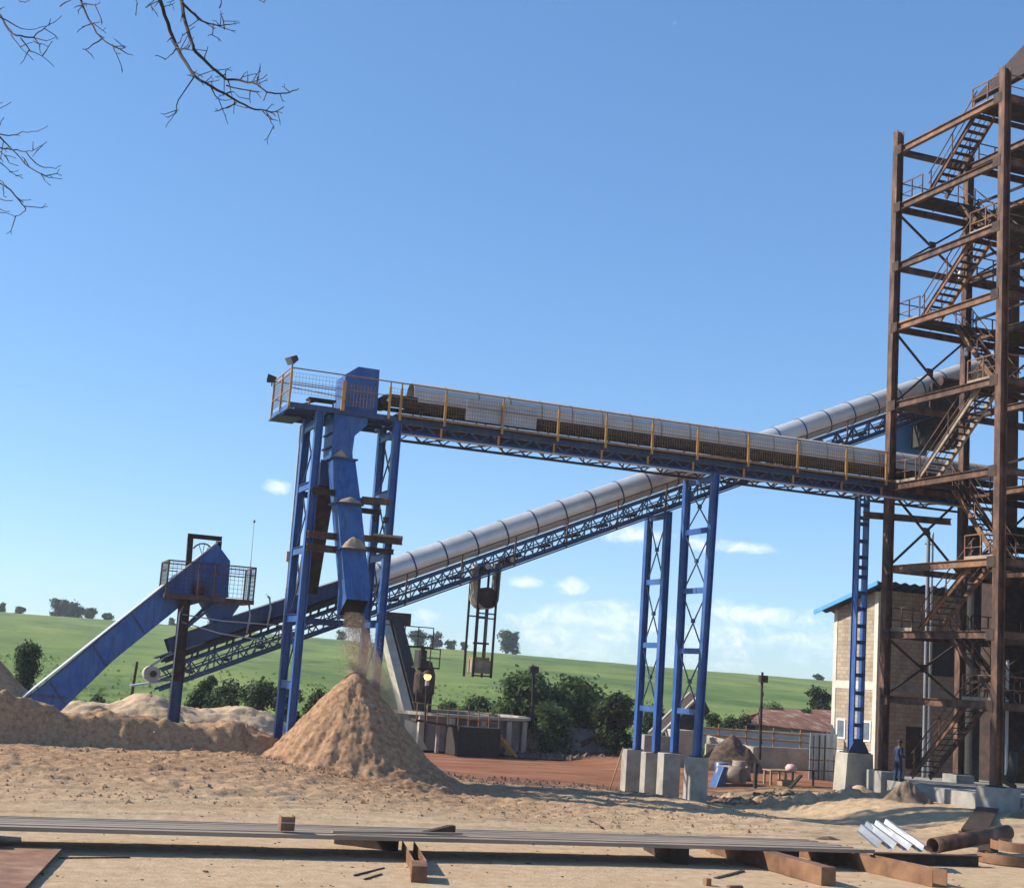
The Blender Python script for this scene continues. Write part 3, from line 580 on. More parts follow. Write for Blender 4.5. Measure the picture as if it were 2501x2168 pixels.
# ------------------------------------------------------------------ trestles and piers
def trestle(X, ya, yb, ybb, zt, zz, label, z0=1.62, slope=0):
    t = thing('trestle', label, 'trestle', (X, (ya+yb)/2, z0), 'blue trestles on concrete piers')
    MB().ibeam((X, ya, z0), (X, ya, zt), .3, .28, .03, .02, (1,0,0)).build('column', BLUE, t)
    MB().ibeam((X, ybb, z0), (X, yb, zt), .3, .28, .03, .02, (1,0,0)).build('column', BLUE, t)
    for y in (ya, ybb): MB().box(X-.24, X+.24, y-.24, y+.24, z0-.03, z0).build('base_plate', RUST_D, t)
    yn = lambda z: ybb+(yb-ybb)*(z-z0)/(zt-z0)
    for z in zz: MB().chan((X-.06, ya-.15, z), (X-.06, yn(z)+.15, z), .24, .1, .018, flip=-1).build('cross_beam', BLUE, t)
    for a, b in zip(zz[:-1], zz[1:]):
        m = MB(); m.bar((X-.02, ya-.16, a-.14), (X-.02, yn(b)+.16, b+.14), .045, .045, (1,0,0)); m.bar((X+.04, yn(a)+.16, a-.14), (X+.04, ya-.16, b+.14), .045, .045, (1,0,0))
        c = ((ya+yn((a+b)/2))/2, (a+b)/2); m.box(X-.05, X+.07, c[0]-.09, c[0]+.09, c[1]-.09, c[1]+.09); m.build('cross_brace', BLUE_D, t)
    return t
trestle(29.45, 56.0, 53.45, 53.95, 13.6, [13.4, 11.2, 8.6, 6.0, 3.42], 'taller blue trestle carrying the level gallery, its near leg on the cracked pier')
trestle(29.0, 58.75, 56.85, 56.85, 12.2, [12.0, 9.05, 6.2, 3.38], 'shorter blue trestle carrying the sloping tube conveyor', 1.55)
def pier(x, y, w, d, z1, label, z0=-.6):
    t = tag(MB().box(x-w/2, x+w/2, y-d/2, y+d/2, z0, z1).build('concrete_pier', CONC_M, None, bevel=.025), label, 'pier', 'concrete piers under the blue trestles'); return t
pier(28.8, 58.75, .82, .55, 1.52, 'tall grey concrete pier with a wooden pole leaning against it')
pier(28.8, 56.85, .8, .5, 1.53, 'narrow grey concrete pier half hidden behind the wide pale one')
pier(29.2, 55.95, .82, .62, 1.58, 'wide pale concrete pier in the middle of the trestle row')
pier(29.45, 53.95, .82, .66, 1.58, 'darker cracked concrete pier under the near leg of the taller trestle')
LP = thing('wooden_pole', 'thin wooden pole leaning against the concrete pier', 'pole', (27.9, 58.3, 0))
MB().tube(at(58.0, 1230, 1595), at(58.3, 1258, 1508), .035, 8, .03).build('pole', WOOD, LP, True)
# laced column at the far end of the gallery
LC = thing('laced_column', 'slim blue battened column like a ladder under the gallery beside the rusty tower', 'column', (38.15, 55.2, 2.1))
for x in (37.98, 38.4): MB().chan((x, 55.2, 2.1), (x, 55.2, 13.9), .42, .07, .015, (0,1,0), flip=1 if x < 38.2 else -1).build('chord', BLUE, LC)
for z in [2.6, 3.29, 4.0, 4.72, 5.52, 6.26, 7.0, 7.74, 8.52, 9.25, 9.98, 10.41, 10.88, 11.62, 12.42, 12.7, 13.3]:
    MB().box(37.96, 38.42, 54.96, 54.985, z-.09, z+.09).build('batten', BLUE_D, LC)
MB().prism([(37.65,2.1),(38.75,2.1),(38.5,2.55),(37.92,2.55)], 54.93, 54.955).build('base_gusset', BLUE_D, LC)
MB().box(37.6, 38.8, 54.85, 55.55, 2.05, 2.1).build('base_plate', RUST_D, LC)
tag(MB().prism([(37.35,-.3),(39.0,-.3),(38.85,2.05),(37.5,2.05)], 54.75, 55.7).build('concrete_pier', CONC_L, None, bevel=.03), 'concrete pedestal under the slim battened column, sand banked against it', 'pier')

# ------------------------------------------------------------------ sloping tube conveyor
SL = .435; PH = math.atan(SL)
def tc(s): return 8.29+SL*(s-18.05)
IC = thing('inclined_conveyor', 'long sloping conveyor inside a round silver tube on a blue truss', 'conveyor', (26, 57.8, 8))
YC = 57.8; XEND = 47.5
def along(s, y, dz): return Vector((s, y, tc(s)+dz))
ax = Vector((math.cos(PH), 0, math.sin(PH))); nrm = Vector((-math.sin(PH), 0, math.cos(PH)))
s = 14.73; k = 0
while s < XEND:
    a, b = along(s, YC, .75), along(s+1.345, YC, .75); m = MB(); n = 28
    vs = [p+Vector((0,1,0))*math.cos(2*math.pi*i/n)*R+nrm*math.sin(2*math.pi*i/n)*R for p, R in ((a,.56),(b,.56),(b,.545),(a,.545)) for i in range(n)]
    m.add(vs, [(j*n+i, j*n+(i+1) % n, ((j+1) % 4)*n+(i+1) % n, ((j+1) % 4)*n+i) for j in range(4) for i in range(n)])
    o = m.build('tube_section', GALV, IC); o.data.polygons.foreach_set('use_smooth', [True]*len(o.data.polygons)); o.data.set_sharp_from_angle(angle=rad(35))
    m = MB(); p, q = b-ax*.03, b+ax*.03
    vs = [c+Vector((0,1,0))*math.cos(2*math.pi*i/n)*R+nrm*math.sin(2*math.pi*i/n)*R for c, R in ((p,.585),(q,.585),(q,.562),(p,.562)) for i in range(n)]
    m.add(vs, [(j*n+i, j*n+(i+1) % n, ((j+1) % 4)*n+(i+1) % n, ((j+1) % 4)*n+i) for j in range(4) for i in range(n)]); m.build('tube_ring', BLUE_D, IC)
    s += 1.35; k += 1
for y in (57.1, 58.5):
    t = part('truss', IC)
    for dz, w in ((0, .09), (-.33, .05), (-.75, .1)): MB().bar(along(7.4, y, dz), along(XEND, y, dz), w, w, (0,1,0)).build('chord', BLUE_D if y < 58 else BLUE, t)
    m = MB(); s = 7.6; k = 0
    while s < XEND-1:
        m.bar(along(s, y, -.04), along(s+.45, y, -.72), .05, .045, (0,1,0)); m.bar(along(s+.46, y, -.72), along(s+.9, y, -.04), .05, .045, (0,1,0)); m.bar(along(s+.9, y, -.05), along(s+.9, y, -.72), .045, .04, (0,1,0)); s += .92
    m.build('web_lattice', BLUE_D, t)
MB().sweep([(-.42,-.012),(.42,-.012),(.42,.012),(-.42,.012)], along(7.6, YC, -.42), along(XEND, YC, -.42), nrm).build('return_belt', TANB, IC)
s = 8.6
while s < 44:
    MB().tube(along(s, 57.15, -.5), along(s, 58.45, -.5), .07, 8).build('return_roller', DARKM, IC)
    for y in (57.12, 58.48):
        for ds_ in (.1, .75): MB().bar(along(s+ds_, y, -.05), along(s+ds_+.06, y, .3), .14, .07, (1,0,0)).build('idler_stand', DARKM, IC) if s < 15.5 else None
    if s < 16: MB().tube(along(s+.4, 57.25, .42), along(s+.4, 58.35, .42), .08, 8).build('idler_roller', RUST, IC)
    s += 1.35
MB().sweep([(-.5,-.02),(.5,-.02),(.5,.02),(-.5,.02)], along(7.2, YC, .56), along(15.4, YC, .56), nrm).build('carrying_belt', DARKM, IC)
for y in (57.2, 58.4): MB().sweep([(-.015,-.28),(.015,-.28),(.015,.28),(-.015,.28)], along(7.65, y, .86), along(15.3, y, .86), nrm).build('skirtboard', BLUE_D, IC); MB().sweep([(-.05,-.11),(.05,-.11),(.05,.11),(-.05,.11)], along(7.5, y, .36), along(15.6, y, .36), nrm).build('belt_stringer', DARKM, IC)
MB().sweep([(-.6,-.015),(.6,-.015),(.6,.015),(-.6,.015)], along(9.6, YC, 1.16), along(15.0, YC, 1.16), nrm).build('skirt_lid', BLUE_D, IC)
for s in (10.6, 11.4, 14.6): MB().path([along(s,57.15,.3),along(s+.05,57.05,1.0),along(s,57.25,1.45),along(s-.05,57.8,1.6)], .045, 8).build('hoop', SHEET, IC, True)
tp = MB().tube((7.12, 57.2, 3.52), (7.12, 58.4, 3.52), .29, 24).build('tail_pulley', CREAM, IC)
MB().tube((7.12, 57.05, 3.52), (7.12, 58.55, 3.52), .13, 12).build('hub', DARKM, tp)
m = MB(); m.path([along(9,57.3,.53),along(7.6,57.3,.5),(7.05,57.3,3.84),(6.82,57.3,3.62),(6.84,57.3,3.36),(7.1,57.3,3.2),along(7.9,57.3,-.42)], .045, 6); m.build('belt_wrap', SHEET, tp, True)
MB().sweep([(-.6,-.02),(.6,-.02),(.6,.02),(-.6,.02)], (6.4,57.8,3.0), (8.0,57.8,3.35), (0,0,1)).build('spill_plate', SHEET, IC)
s = 16.97
while s < 44:
    MB().bar(along(s, 56.75, -.85), along(s, 56.75, .5), .06, .06, (1,0,0)).build('railing_post', RUST, IC); s += 2.37
MB().tube(along(15.6, 56.75, .48), along(44, 56.75, .48), .028, 8).build('handrail', RUST, IC)
MB().sweep([(-.22,-.015),(.22,-.015),(.22,.015),(-.22,.015)], along(15.6, 56.85, -.84), along(44, 56.85, -.84), nrm).build('walkway', BLUE_D, IC)
# gravity take-up hanging from it
TU = thing('takeup_frame', 'hanging belt loop with steel guide legs below the silver tube', 'take-up', (20.8, 57.8, 4.3))
lp = [(20.32,9.0),(20.3,8.6)]+[(20.82-.5*math.cos(a), 7.65-.5*math.sin(a)) for a in [math.pi*i/14 for i in range(15)]]+[(21.34,8.7),(21.36,9.2)]
m = MB(); n = len(lp)
inn = []
for i,(x,z) in enumerate(lp):
    a, b = Vector(lp[max(i-1,0)]), Vector(lp[min(i+1,n-1)]); d = (b-a).normalized(); inn.append((x-d.y*.03, z+d.x*.03))
m.prism(lp+inn[::-1], 57.3, 58.3); m.build('belt_loop', CREAM, TU)
MB().tube((20.82,57.34,7.65),(20.82,58.26,7.65), .44, 24).build('takeup_pulley', RUST_D, TU)
for x, z in ((20.62,8.95),(21.75,9.35)):
    p = MB().tube((x,57.2,z),(x,58.4,z), .2, 16).build('bend_pulley', RUST, TU); MB().tube((x,57.05,z),(x,57.2,z), .12, 12).build('bearing', CREAM, p)
for x in (20.38, 21.2):
    for y in (57.2, 58.35): MB().chan((x,y,4.25),(x,y,8.9), .12, .07, .015, (0,1,0)).build('guide_leg', DARKM, TU)
for z in (6.75, 6.95): MB().bar((20.4,57.2,z),(21.2,57.2,z), .06).build('guide_beam', BLUE_D, TU)
MB().bar((20.4,58.35,6.85),(21.2,58.35,6.85), .06).build('guide_beam', BLUE_D, TU)
MB().bar((20.4,57.2,4.32),(21.2,57.2,4.32), .06).build('guide_beam', DARKM, TU)
for x in (20.6, 21.02): MB().bar((x,57.75,4.9),(x,57.75,7.3), .05).build('hanger_rod', DARKM, TU)
for z in (5.65,): MB().box(20.5,21.1,57.55,57.95,z,z+.08).build('crosshead', DARKM, TU)
CW = thing('counterweight_box', 'dusty pinkish counterweight box hanging low in the steel guide legs', 'counterweight', (20.8,57.75,4.4))
MB().box(20.42,21.14,57.28,58.2,4.42,4.98).build('box', TANB, CW, bevel=.02); MB().box(20.45,21.1,57.35,58.15,4.985,5.1).build('scrap_fill', BAG, CW)
MB().box(20.4,20.415,57.5,57.56,4.4,5.0).build('strap', RUST, CW); MB().box(20.4,20.415,57.9,57.96,4.4,5.0).build('strap', RUST, CW)

# ------------------------------------------------------------------ enclosed scraper conveyor on the left
EC = thing('scraper_conveyor', 'enclosed blue scraper conveyor rising from the sand bank to a peaked head box', 'conveyor', (6, 57.6, 2.2))
MB().prism([(2.35,2.05),(3.85,1.9),(5.6,3.96),(7.8,6.11),(8.6,6.4),(8.6,8.3),(7.48,7.33),(7.21,6.99)], 57.3, 58.3).build('casing', BLUE, EC, bevel=.012)
MB().prism([(8.603,6.4),(9.75,6.72),(9.72,7.02),(9.68,8.17),(9.09,8.83),(8.603,8.33)], 57.27, 58.33).build('head_box', BLUE, EC, bevel=.012)
MB().sweep([(-.56,-.02),(.56,-.02),(.56,.02),(-.56,.02)], (2.2,57.8,2.1), (9.1,57.8,8.87), (0,0,1)).build('top_cover', SHEET, EC)
for x, z in ((3.6,2.6),(5.0,4.1),(6.3,5.45)): MB().sweep([(-.02,-.03),(.02,-.03),(.02,.03),(-.02,.03)], (x+.36,57.285,z-.42), (x-.26,57.285,z+.35), (0,1,0)).build('stiffener', BLUE_D, EC)
MB().bar((2.9,57.27,2.45),(4.0,57.27,2.42), .07, .03).build('rust_streak', RUST_O, EC)
m = MB(); m.add([(8.7,57.3,6.5),(10.3,57.3,6.55),(10.3,58.3,6.55),(8.7,58.3,6.5),(9.35,57.5,5.55),(9.8,57.5,5.6),(9.8,58.1,5.6),(9.35,58.1,5.55)], [(0,1,5,4),(1,2,6,5),(2,3,7,6),(3,0,4,7),(0,3,2,1),(4,5,6,7)]); m.build('hopper', BLUE, EC)
MB().bar((8.2,57.6,5.4),(8.95,57.6,6.3), .2, .12).build('hopper_stay', BLUE_D, EC)
m = MB(); m.ibeam((8.1,57.6,7.6),(8.05,57.6,9.0), .22, .2, up=(1,0,0)); m.ibeam((9.2,57.6,8.6),(9.2,57.6,8.94), .22, .2, up=(1,0,0)); m.ibeam((7.94,57.6,9.05),(9.31,57.6,9.05), .18, .2); m.build('gantry_frame', RUST_D, EC)
mo = MB().tube((8.55,57.05,7.1),(8.55,57.27,7.1), .22, 16).build('gear_drive', BLUE_D, EC); MB().box(8.3,8.75,56.95,57.2,6.75,7.0).build('drive_mount', RUST_D, mo)
m = MB(); m.path([(8.6+.45*math.cos(a),57.6,8.3+.5*math.sin(a)) for a in np.linspace(.5,2.6,7)], .03, 6); m.build('chain_wheel', DARKM, EC, True)
for a in (1.0,1.5,2.0): MB().bar((8.6,57.6,8.3),(8.6+.45*math.cos(a),57.6,8.3+.5*math.sin(a)), .025).build('wheel_spoke', DARKM, EC)
CG = thing('mesh_platform', 'rusty wire mesh cage platform around the blue head box', 'platform', (9, 57.5, 6.6))
x0, x1, y0, y1, z0, z1 = 7.2, 10.62, 56.6, 58.75, 6.65, 7.95
MB().chan((x0-.05,y0,z0-.08),(x1+.05,y0,z0-.08), .18, .08, .015, flip=-1).build('edge_beam', RUST, CG); MB().chan((x0-.05,y1,z0-.08),(x1+.05,y1,z0-.08), .16, .08).build('edge_beam', RUST_D, CG)
for x in (x0, x1): MB().bar((x,y0,z0-.08),(x,y1,z0-.08), .08, .15).build('end_beam', RUST_D, CG)
m = MB()
for i in range(12): m.box(x0+.05, x1-.05, y0+.06+i*.055, y0+.09+i*.055, z0-.03, z0)
m.build('floor_grating', RUST_D, CG)
for x, y in ((x0,y0),(x1,y0),(x0,y1),(x1,y1),(9.05,y0),(x1,57.7),(8.4,y0)): MB().bar((x,y,z0-.1),(x,y,z1), .06, .06, (1,0,0)).build('corner_post', RUST, CG)
for a, b in (((x0,y0),(x1,y0)),((x1,y0),(x1,y1)),((x0,y0),(x0,y1)),((x0,y1),(x1,y1))):
    m = MB(); m.bar((*a,z1),(*b,z1), .05, .05); m.bar((*a,z1-.3),(*b,z1-.3), .03, .03); m.build('top_rail', RUST, CG)
    if a == (x0,y1): continue
    m = MB(); mesh_panel(m, (*a,z0+.05), (*b,z0+.05), 1.2, .16, .013); m.build('wire_mesh', RUST_D, CG)
SP = thing('support_post', 'stout rusty and blue steel post standing in the sand under the mesh platform', 'post', (8, 57, 1.5))
MB().ibeam((8.05,57,3.3),(8.0,57,6.55), .42, .36, .03, .03, (1,0,0)).build('upper_column', RUST_D, SP); MB().ibeam((8.06,57,1.2),(8.05,57,3.3), .42, .36, .03, .03, (1,0,0)).build('lower_column', BLUE_D, SP)
MB().box(7.7,8.4,56.7,57.3,1.55,1.6).build('foot_plate', RUST_D, SP)
MB().bar((8.2,57,5.4),(9.3,57,6.5), .14, .1).build('knee_brace', BLUE_D, SP)
MB().path([(7.8,56.75,1.8),(7.82,56.75,5.9),(7.95,56.9,6.2)], .03, 6).build('cable_pipe', SHEET, SP, True)
MA = thing('whip_aerial', 'thin upright rod with a small knob rising from the mesh platform', 'aerial', (10.35, 57, 6.65))
p = at(57, 500, 1215); q = at(57, 513, 1052)
MB().tube(p, q, .018, 6, .012).build('rod', SHEET, MA); MB().lathe([(.0,-.07),(.05,-.05),(.06,.03),(.0,.08)], q, 8).build('knob', CREAM, MA)
SK = thing('short_post', 'short leaning dark post in the field edge behind the scraper conveyor', 'post', at(64, 268, 1400))
MB().tube(at(64,266,1402), at(64,277,1335), .07, 7, .06).build('post', BARK, SK)
# ------------------------------------------------------------------ rusty stair tower
RT = thing('stair_tower', 'tall unpainted rusty steel tower with zigzag stairs and cross braces', 'tower', (40.8, 50.2, 1.2))
XA, XB, XC, YN, YF = 38.78, 42.9, 50., 46.48, 53.95
for x, y, z1 in ((XA,YN,31.6),(XA,YF,31.3),(XB,YF,31.0),(XB,YN,31.4),(47.2,YF,31.2),(47.2,YN,31.2)):
    c = MB().ibeam((x,y,1.45),(x,y,z1), .36, .36, .03, .02, (1,0,0)).build('column', RUST, RT)
    MB().box(x-.3,x+.3,y-.3,y+.3,1.41,1.45).build('base_plate', RUST_D, c)
LV = [30.45,27.6,24.7,21.75,18.05,14.25,10.5,7.55,4.7]
for i, z in enumerate(LV):
    MB().ibeam((XA-.02,YN+.19,z-.16),(XA-.02,YF-.19,z-.16), .32, .2, .025, .018).build('side_beam', (RUST_O, RUST, RUST)[i % 3] if i < 8 else RUST, RT)
    MB().ibeam((XA+.19,YF-.02,z-.15),(XB-.19,YF-.02,z-.15), .28, .2, .025, .018).build('rear_beam', RUST, RT)
    MB().ibeam((XA+.19,YN+.02,z-.15),(XB-.19,YN+.02,z-.15), .28, .2, .025, .018).build('front_beam', RUST, RT)
    MB().ibeam((XB,YN+.19,z-.15),(XB,YF-.19,z-.15), .3, .2).build('inner_beam', RUST, RT)
    MB().ibeam((XB+.19,YF,z-.15),(47.0,YF,z-.15), .3, .2).build('rear_beam', RUST_D if i % 2 else RUST, RT)
    MB().ibeam((47.2,YN+.19,z-.15),(47.2,YF-.19,z-.15), .3, .2).build('inner_beam', RUST_D, RT)
    for y in (48.5, 50.6): MB().ibeam((XB+.1,y,z-.14),(47.1,y,z-.14), .24, .16).build('joist', RUST, RT)
    if i in (0,1,3,5,6,7): MB().box(XB+.12, 47.1, 47.2 if i % 2 else 49.2, 53.7, z+.0, z+.04).build('floor_plate', RUST_D, RT)
for z in LV:                                            # gusset plates at the joints
    for y, s_ in ((YN,1),(YF,-1)): MB().box(XA-.2,XA-.185,y+s_*.02,y+s_*.5,z-.4,z+.06).build('gusset_plate', RUST_D, RT) if s_ > 0 else MB().box(XA-.2,XA-.185,y-.5,y-.02,z-.4,z+.06).build('gusset_plate', RUST_D, RT)
for zt, zb in ((27.25,24.75),(21.45,18.15),(13.95,10.6),(7.25,4.8)):
    b = part('cross_brace', RT); c = ((XA+XB)/2+.1, (zt+zb)/2)
    MB().bar((XA+.2,YF+.1,zt),(XB-.2,YF+.1,zb), .09, .09, (0,1,0)).build('brace_bar', RUST_D, b); MB().bar((XA+.2,YF+.02,zb),(XB-.2,YF+.02,zt), .09, .09, (0,1,0)).build('brace_bar', RUST_D, b)
    MB().box(XA+1.88,XA+2.24,YF-.05,YF-.02,c[1]-.18,c[1]+.18).build('gusset', RUST_D, b)
    MB().bar((47.0,YF+.1,zt),(XB+.2,YF+.1,zb), .09, .09, (0,1,0)).build('brace_bar', RUST_D, b); MB().bar((47.0,YF+.02,zb),(XB+.2,YF+.02,zt), .09, .09, (0,1,0)).build('brace_bar', RUST_D, b)
def stair(x0, x1, pl, ph, mat, nm='stair_flight'):      # (y, z) of the low and the high end
    f = part(nm, RT); (ya,za),(yb,zb) = pl, ph
    for x in (x0, x1): MB().chan((x,ya,za),(x,yb,zb), .24, .07, .014, flip=1 if x == x0 else -1).build('stringer', mat, f)
    n = max(5, int((zb-za)/.24))
    tr = None
    for i in range(1, n+1):
        y = ya+(yb-ya)*i/(n+.5); z = za+(zb-za)*i/(n+.5)
        if tr is None:
            tr = MB().box(x0+.03,x1-.03,-.13,.13,-.02,.02).build('tread', RUST_D, f); b0 = tr
        else: tr = b0.copy(); COL.objects.link(tr)
        tr.location = (0, y, z)
    d = Vector((0,yb-ya,zb-za)); up = Vector((0,0,1.0))
    for x in (x0-.03, x1+.03):
        m = MB(); a, b = Vector((x,ya,za)), Vector((x,yb,zb))
        m.bar(a+up, b+up, .04, .04); m.bar(a+up*.52, b+up*.52, .03, .03)
        for k in (.05,.5,.95): q = a.lerp(b,k); m.bar(q, q+up, .045, .045, (1,0,0))
        m.build('handrail', RUST, f)
    return f
YL, YH = 52.3, 48.7
FL = [(27.6,30.4,51.9,48.6,RUST),(21.75,24.65,52.2,48.7,RUST_O),(14.25,18.0,52.3,48.0,SHEET),(7.6,10.45,51.9,48.3,RUST_O),(1.3,4.65,52.2,48.5,RUST)]
for za, zb, ya, yb, m_ in FL: stair(39.05, 39.95, (ya,za), (yb,zb), STACKM if m_ is SHEET else m_)
for za, zb, m_ in ((24.65,27.6,RUST),(18.0,21.75,RUST_O),(10.45,14.25,RUST_O),(4.65,7.55,RUST)): stair(40.9, 41.8, (48.9,za), (52.3,zb), m_)
for i, z in enumerate(LV):
    near = i in (0,2,4,6,8); y0, y1 = (46.75, 48.75) if near else (52.2, 53.75)
    l = part('landing', RT)
    m = MB()
    for k in range(int((y1-y0)/.1)): m.box(XA+.2, 42.5, y0+k*.1, y0+k*.1+.06, z+.01, z+.05)
    m.build('floor_grating', RUST_D, l)
    m = MB(); ye, yo = (y0, y1) if near else (y1, y0); up = Vector((0,0,1.05))
    pts = [Vector((XA+.12,yo,z)),Vector((XA+.12,ye,z)),Vector((42.5,ye,z))]
    for a, b in zip(pts[:-1], pts[1:]):
        m.bar(a+up, b+up, .045, .045); m.bar(a+up*.5, b+up*.5, .03, .03)
        for k in (0,.5,1): q = a.lerp(b,k); m.bar(q, q+up, .05, .05, (1,0,0))
    m.build('guard_rail', RUST if i % 2 else RUST_O, l)
    MB().box(XA+.08, XA+.1, y0, y1, z+.02, z+.16).build('toe_board', STACKM, l)
    MB().ibeam((XA+.2, 52.1 if not near else 48.8, z-.12),(XB-.2, 52.1 if not near else 48.8, z-.12), .2, .12).build('landing_beam', RUST_D, l)
    m = MB(); a, b = Vector((XB+.3,47,z)), Vector((47,47,z))
    m.bar(Vector((XB+.3,53.6,z))+up, Vector((47,53.6,z))+up, .045); m.bar(Vector((XB+.3,53.6,z))+up*.5, Vector((47,53.6,z))+up*.5, .035)
    for k in (0,.25,.5,.75,1): q = Vector((XB+.3,53.6,z)).lerp(Vector((47,53.6,z)),k); m.bar(q, q+up, .05, .05, (1,0,0))
    m.build('guard_rail', RUST_D, l)
MB().ibeam((37.75,54.45,12.78),(42.6,54.45,12.95), .3, .2).build('gallery_bearer', RUST, RT)
rp = random.Random(3)
for k in range(16):                                    # pipe runs and cable trays in the inner bays
    x = rp.uniform(43.2,46.8); y = rp.uniform(48,53.4); z = rp.uniform(3,28); r = rp.uniform(.03,.09)
    if k % 3 == 0: MB().tube((x,y,z-2.5),(x,y,z+2.5), r, 8).build('pipe_run', rp.choice((RUST,SHEET,DARKM)), RT)
    elif k % 3 == 1: MB().tube((43.0,y,z),(47.1,y,z+rp.uniform(-.1,.1)), r, 8).build('pipe_run', rp.choice((RUST,RUST_D,SHEET)), RT)
    else: MB().path([(43.1,y,z),(x,y,z),(x+.1,y,z+.15),(x+.1,y,z+2.2)], r, 8).build('pipe_run', rp.choice((RUST,STACKM)), RT, True)
for z in (5.5,11.2,15.2,19,22.6,25.6,28.4): MB().bar((43.1,53.7,z),(47.0,48,z+1.9), .09, .12).build('diagonal_stay', RUST_D, RT)
for x, z in ((41.2,24.5),(41.6,20.9)):
    b = part('lamp', RT); MB().tube((x,52.3,z-.1),(x,52.3,z-.25), .09, 10, .13).build('lamp_cap', SHEET, b); MB().lathe([(.0,-.2),(.09,-.15),(.11,0),(.08,.06)], (x,52.3,z-.32), 10).build('lamp_glass', WHITE, b)
# plinths and slab
for x, y, l in ((XA+.1,YF-.05,'concrete plinth under the rusty tower leg beside the battened column'),(XA+.1,YN,'concrete plinth under the nearest rusty tower leg, half behind loose earth')):
    tag(MB().box(x-.62,x+.62,y-.6,y+.6,-.5,1.4).build('concrete_plinth', CONC, None, bevel=.03), l, 'plinth')
for x, y in ((XB,YF),(XB,YN)):
    tag(MB().box(x-.5,x+.5,y-.5,y+.5,-.5,1.4).build('concrete_plinth', CONC, None, bevel=.03), 'concrete plinth in the shade under an inner leg of the rusty tower', 'plinth', 'inner tower plinths')
SLB = tag(MB().prismz([(38.5,YN+.65),(38.5,YF-.7),(39.6,YF-.7),(39.6,56.5),(56,56.5),(56,YN-.9),(39.55,YN-.9),(39.55,YN+.65)], -.4, 1.05).build('concrete_slab', CONC, None, bevel=.02), 'raised grey concrete slab under the rusty stair tower', 'slab')
# plant behind the tower
BO = thing('boiler_house', 'dark brown clad boiler structure with ducts behind the rusty tower', 'boiler house', (52, 52, 1))
MB().box(48.3,58,47,54.5,3,30).build('casing_wall', BOIL, BO); MB().box(46.2,58,55.7,57.2,1,11.8).build('lower_casing', RUST_D, BO); MB().box(46.2,46.95,55,55.6,11.9,28).build('riser_duct', BOIL, BO)
MB().box(46.4,48.2,55.0,55.68,12.0,13.2).build('hopper_box', RUST_D, BO)
for z in (6,10,14,18,22,26): MB().box(48.18,48.29,46.9,54.5,z,z+.35).build('buckstay', RUST_D, BO)
MB().tube((44.6,55.2,1),(44.6,55.2,13), .36, 20).build('flue_duct', DARKM, BO)
p0, p1 = at(53.5, 1962, 206), at(53.5, 2072, 88)
m = MB(); w = (p1-p0).normalized(); q0, q1 = p0, p1+w*6
m.sweep([(-.0,-.05),(7.5,-.05),(7.5,.05),(0,.05)], q0, q1, (0,0,1)); m.build('sloping_roof', RUST_D, BO)
for k in range(8):
    a = q0.lerp(q1, k/8+.02); MB().bar(a+Vector((.02,-.05,-.15)), a+Vector((.02,-7.4,-.15)), .1, .16).build('purlin', RUST_D, BO)
DP = thing('downpipe', 'shiny vertical metal pipe behind the cross braces of the rusty tower', 'pipe', (43.4,55.2,1))
MB().tube((42.7,56.2,1.0),(42.7,56.2,12.6), .09, 12).build('pipe_run', GALV_B, DP); MB().tube((42.95,56.2,1.0),(42.95,56.2,12.6), .05, 10).build('pipe_run', GALV, DP)
for z in (3,6,9,12): MB().box(42.58,43.02,56.28,56.32,z,z+.06).build('bracket', RUST, DP)
BP = thing('cladding_panel', 'bright blue sheet panel glimpsed behind the rusty tower stairs', 'panel', at(56.3,1850,900))
a, b = at(58.3,1822,825), at(58.3,1886,945)
MB().box(a.x,b.x,58.9,58.96,b.z,a.z).build('sheet', BSKY, BP); MB().box(a.x-.06,a.x,58.88,58.98,b.z,a.z).build('edge_trim', BLUE, BP)
DH = thing('drive_house', 'dark box housing at the top of the blue panel behind the stairs', 'machine', at(57,1890,850))
a, b = at(57,1882,772), at(57,1935,905); MB().box(a.x,b.x,57,58.6,b.z,a.z).build('housing', DARKM, DH, bevel=.03); MB().box(a.x-1.2,a.x,57,58.4,(a.z+b.z)/2-.1,(a.z+b.z)/2).build('shelf', RUST, DH)
MB().tube((a.x+.4,56.9,a.z+.1),(b.x,56.9,a.z+.1), .25, 12).build('motor', RUST_D, DH)
BPIPE = thing('bent_pipe', 'thick bent black pipe curving down beside the nearest tower leg', 'pipe', (41.5,46.7,1))
q = [at(47.6,2092,1500),at(47.6,2062,1502),at(47.6,2048,1520),at(47.6,2044,1550),at(47.6,2038,1580)]
MB().path(q, .2, 12).build('bend', DARKM, BPIPE, True); MB().tube(q[-1], q[-1]+Vector((-.03,0,-.06)), .3, 14).build('flange', RUST_D, BPIPE)

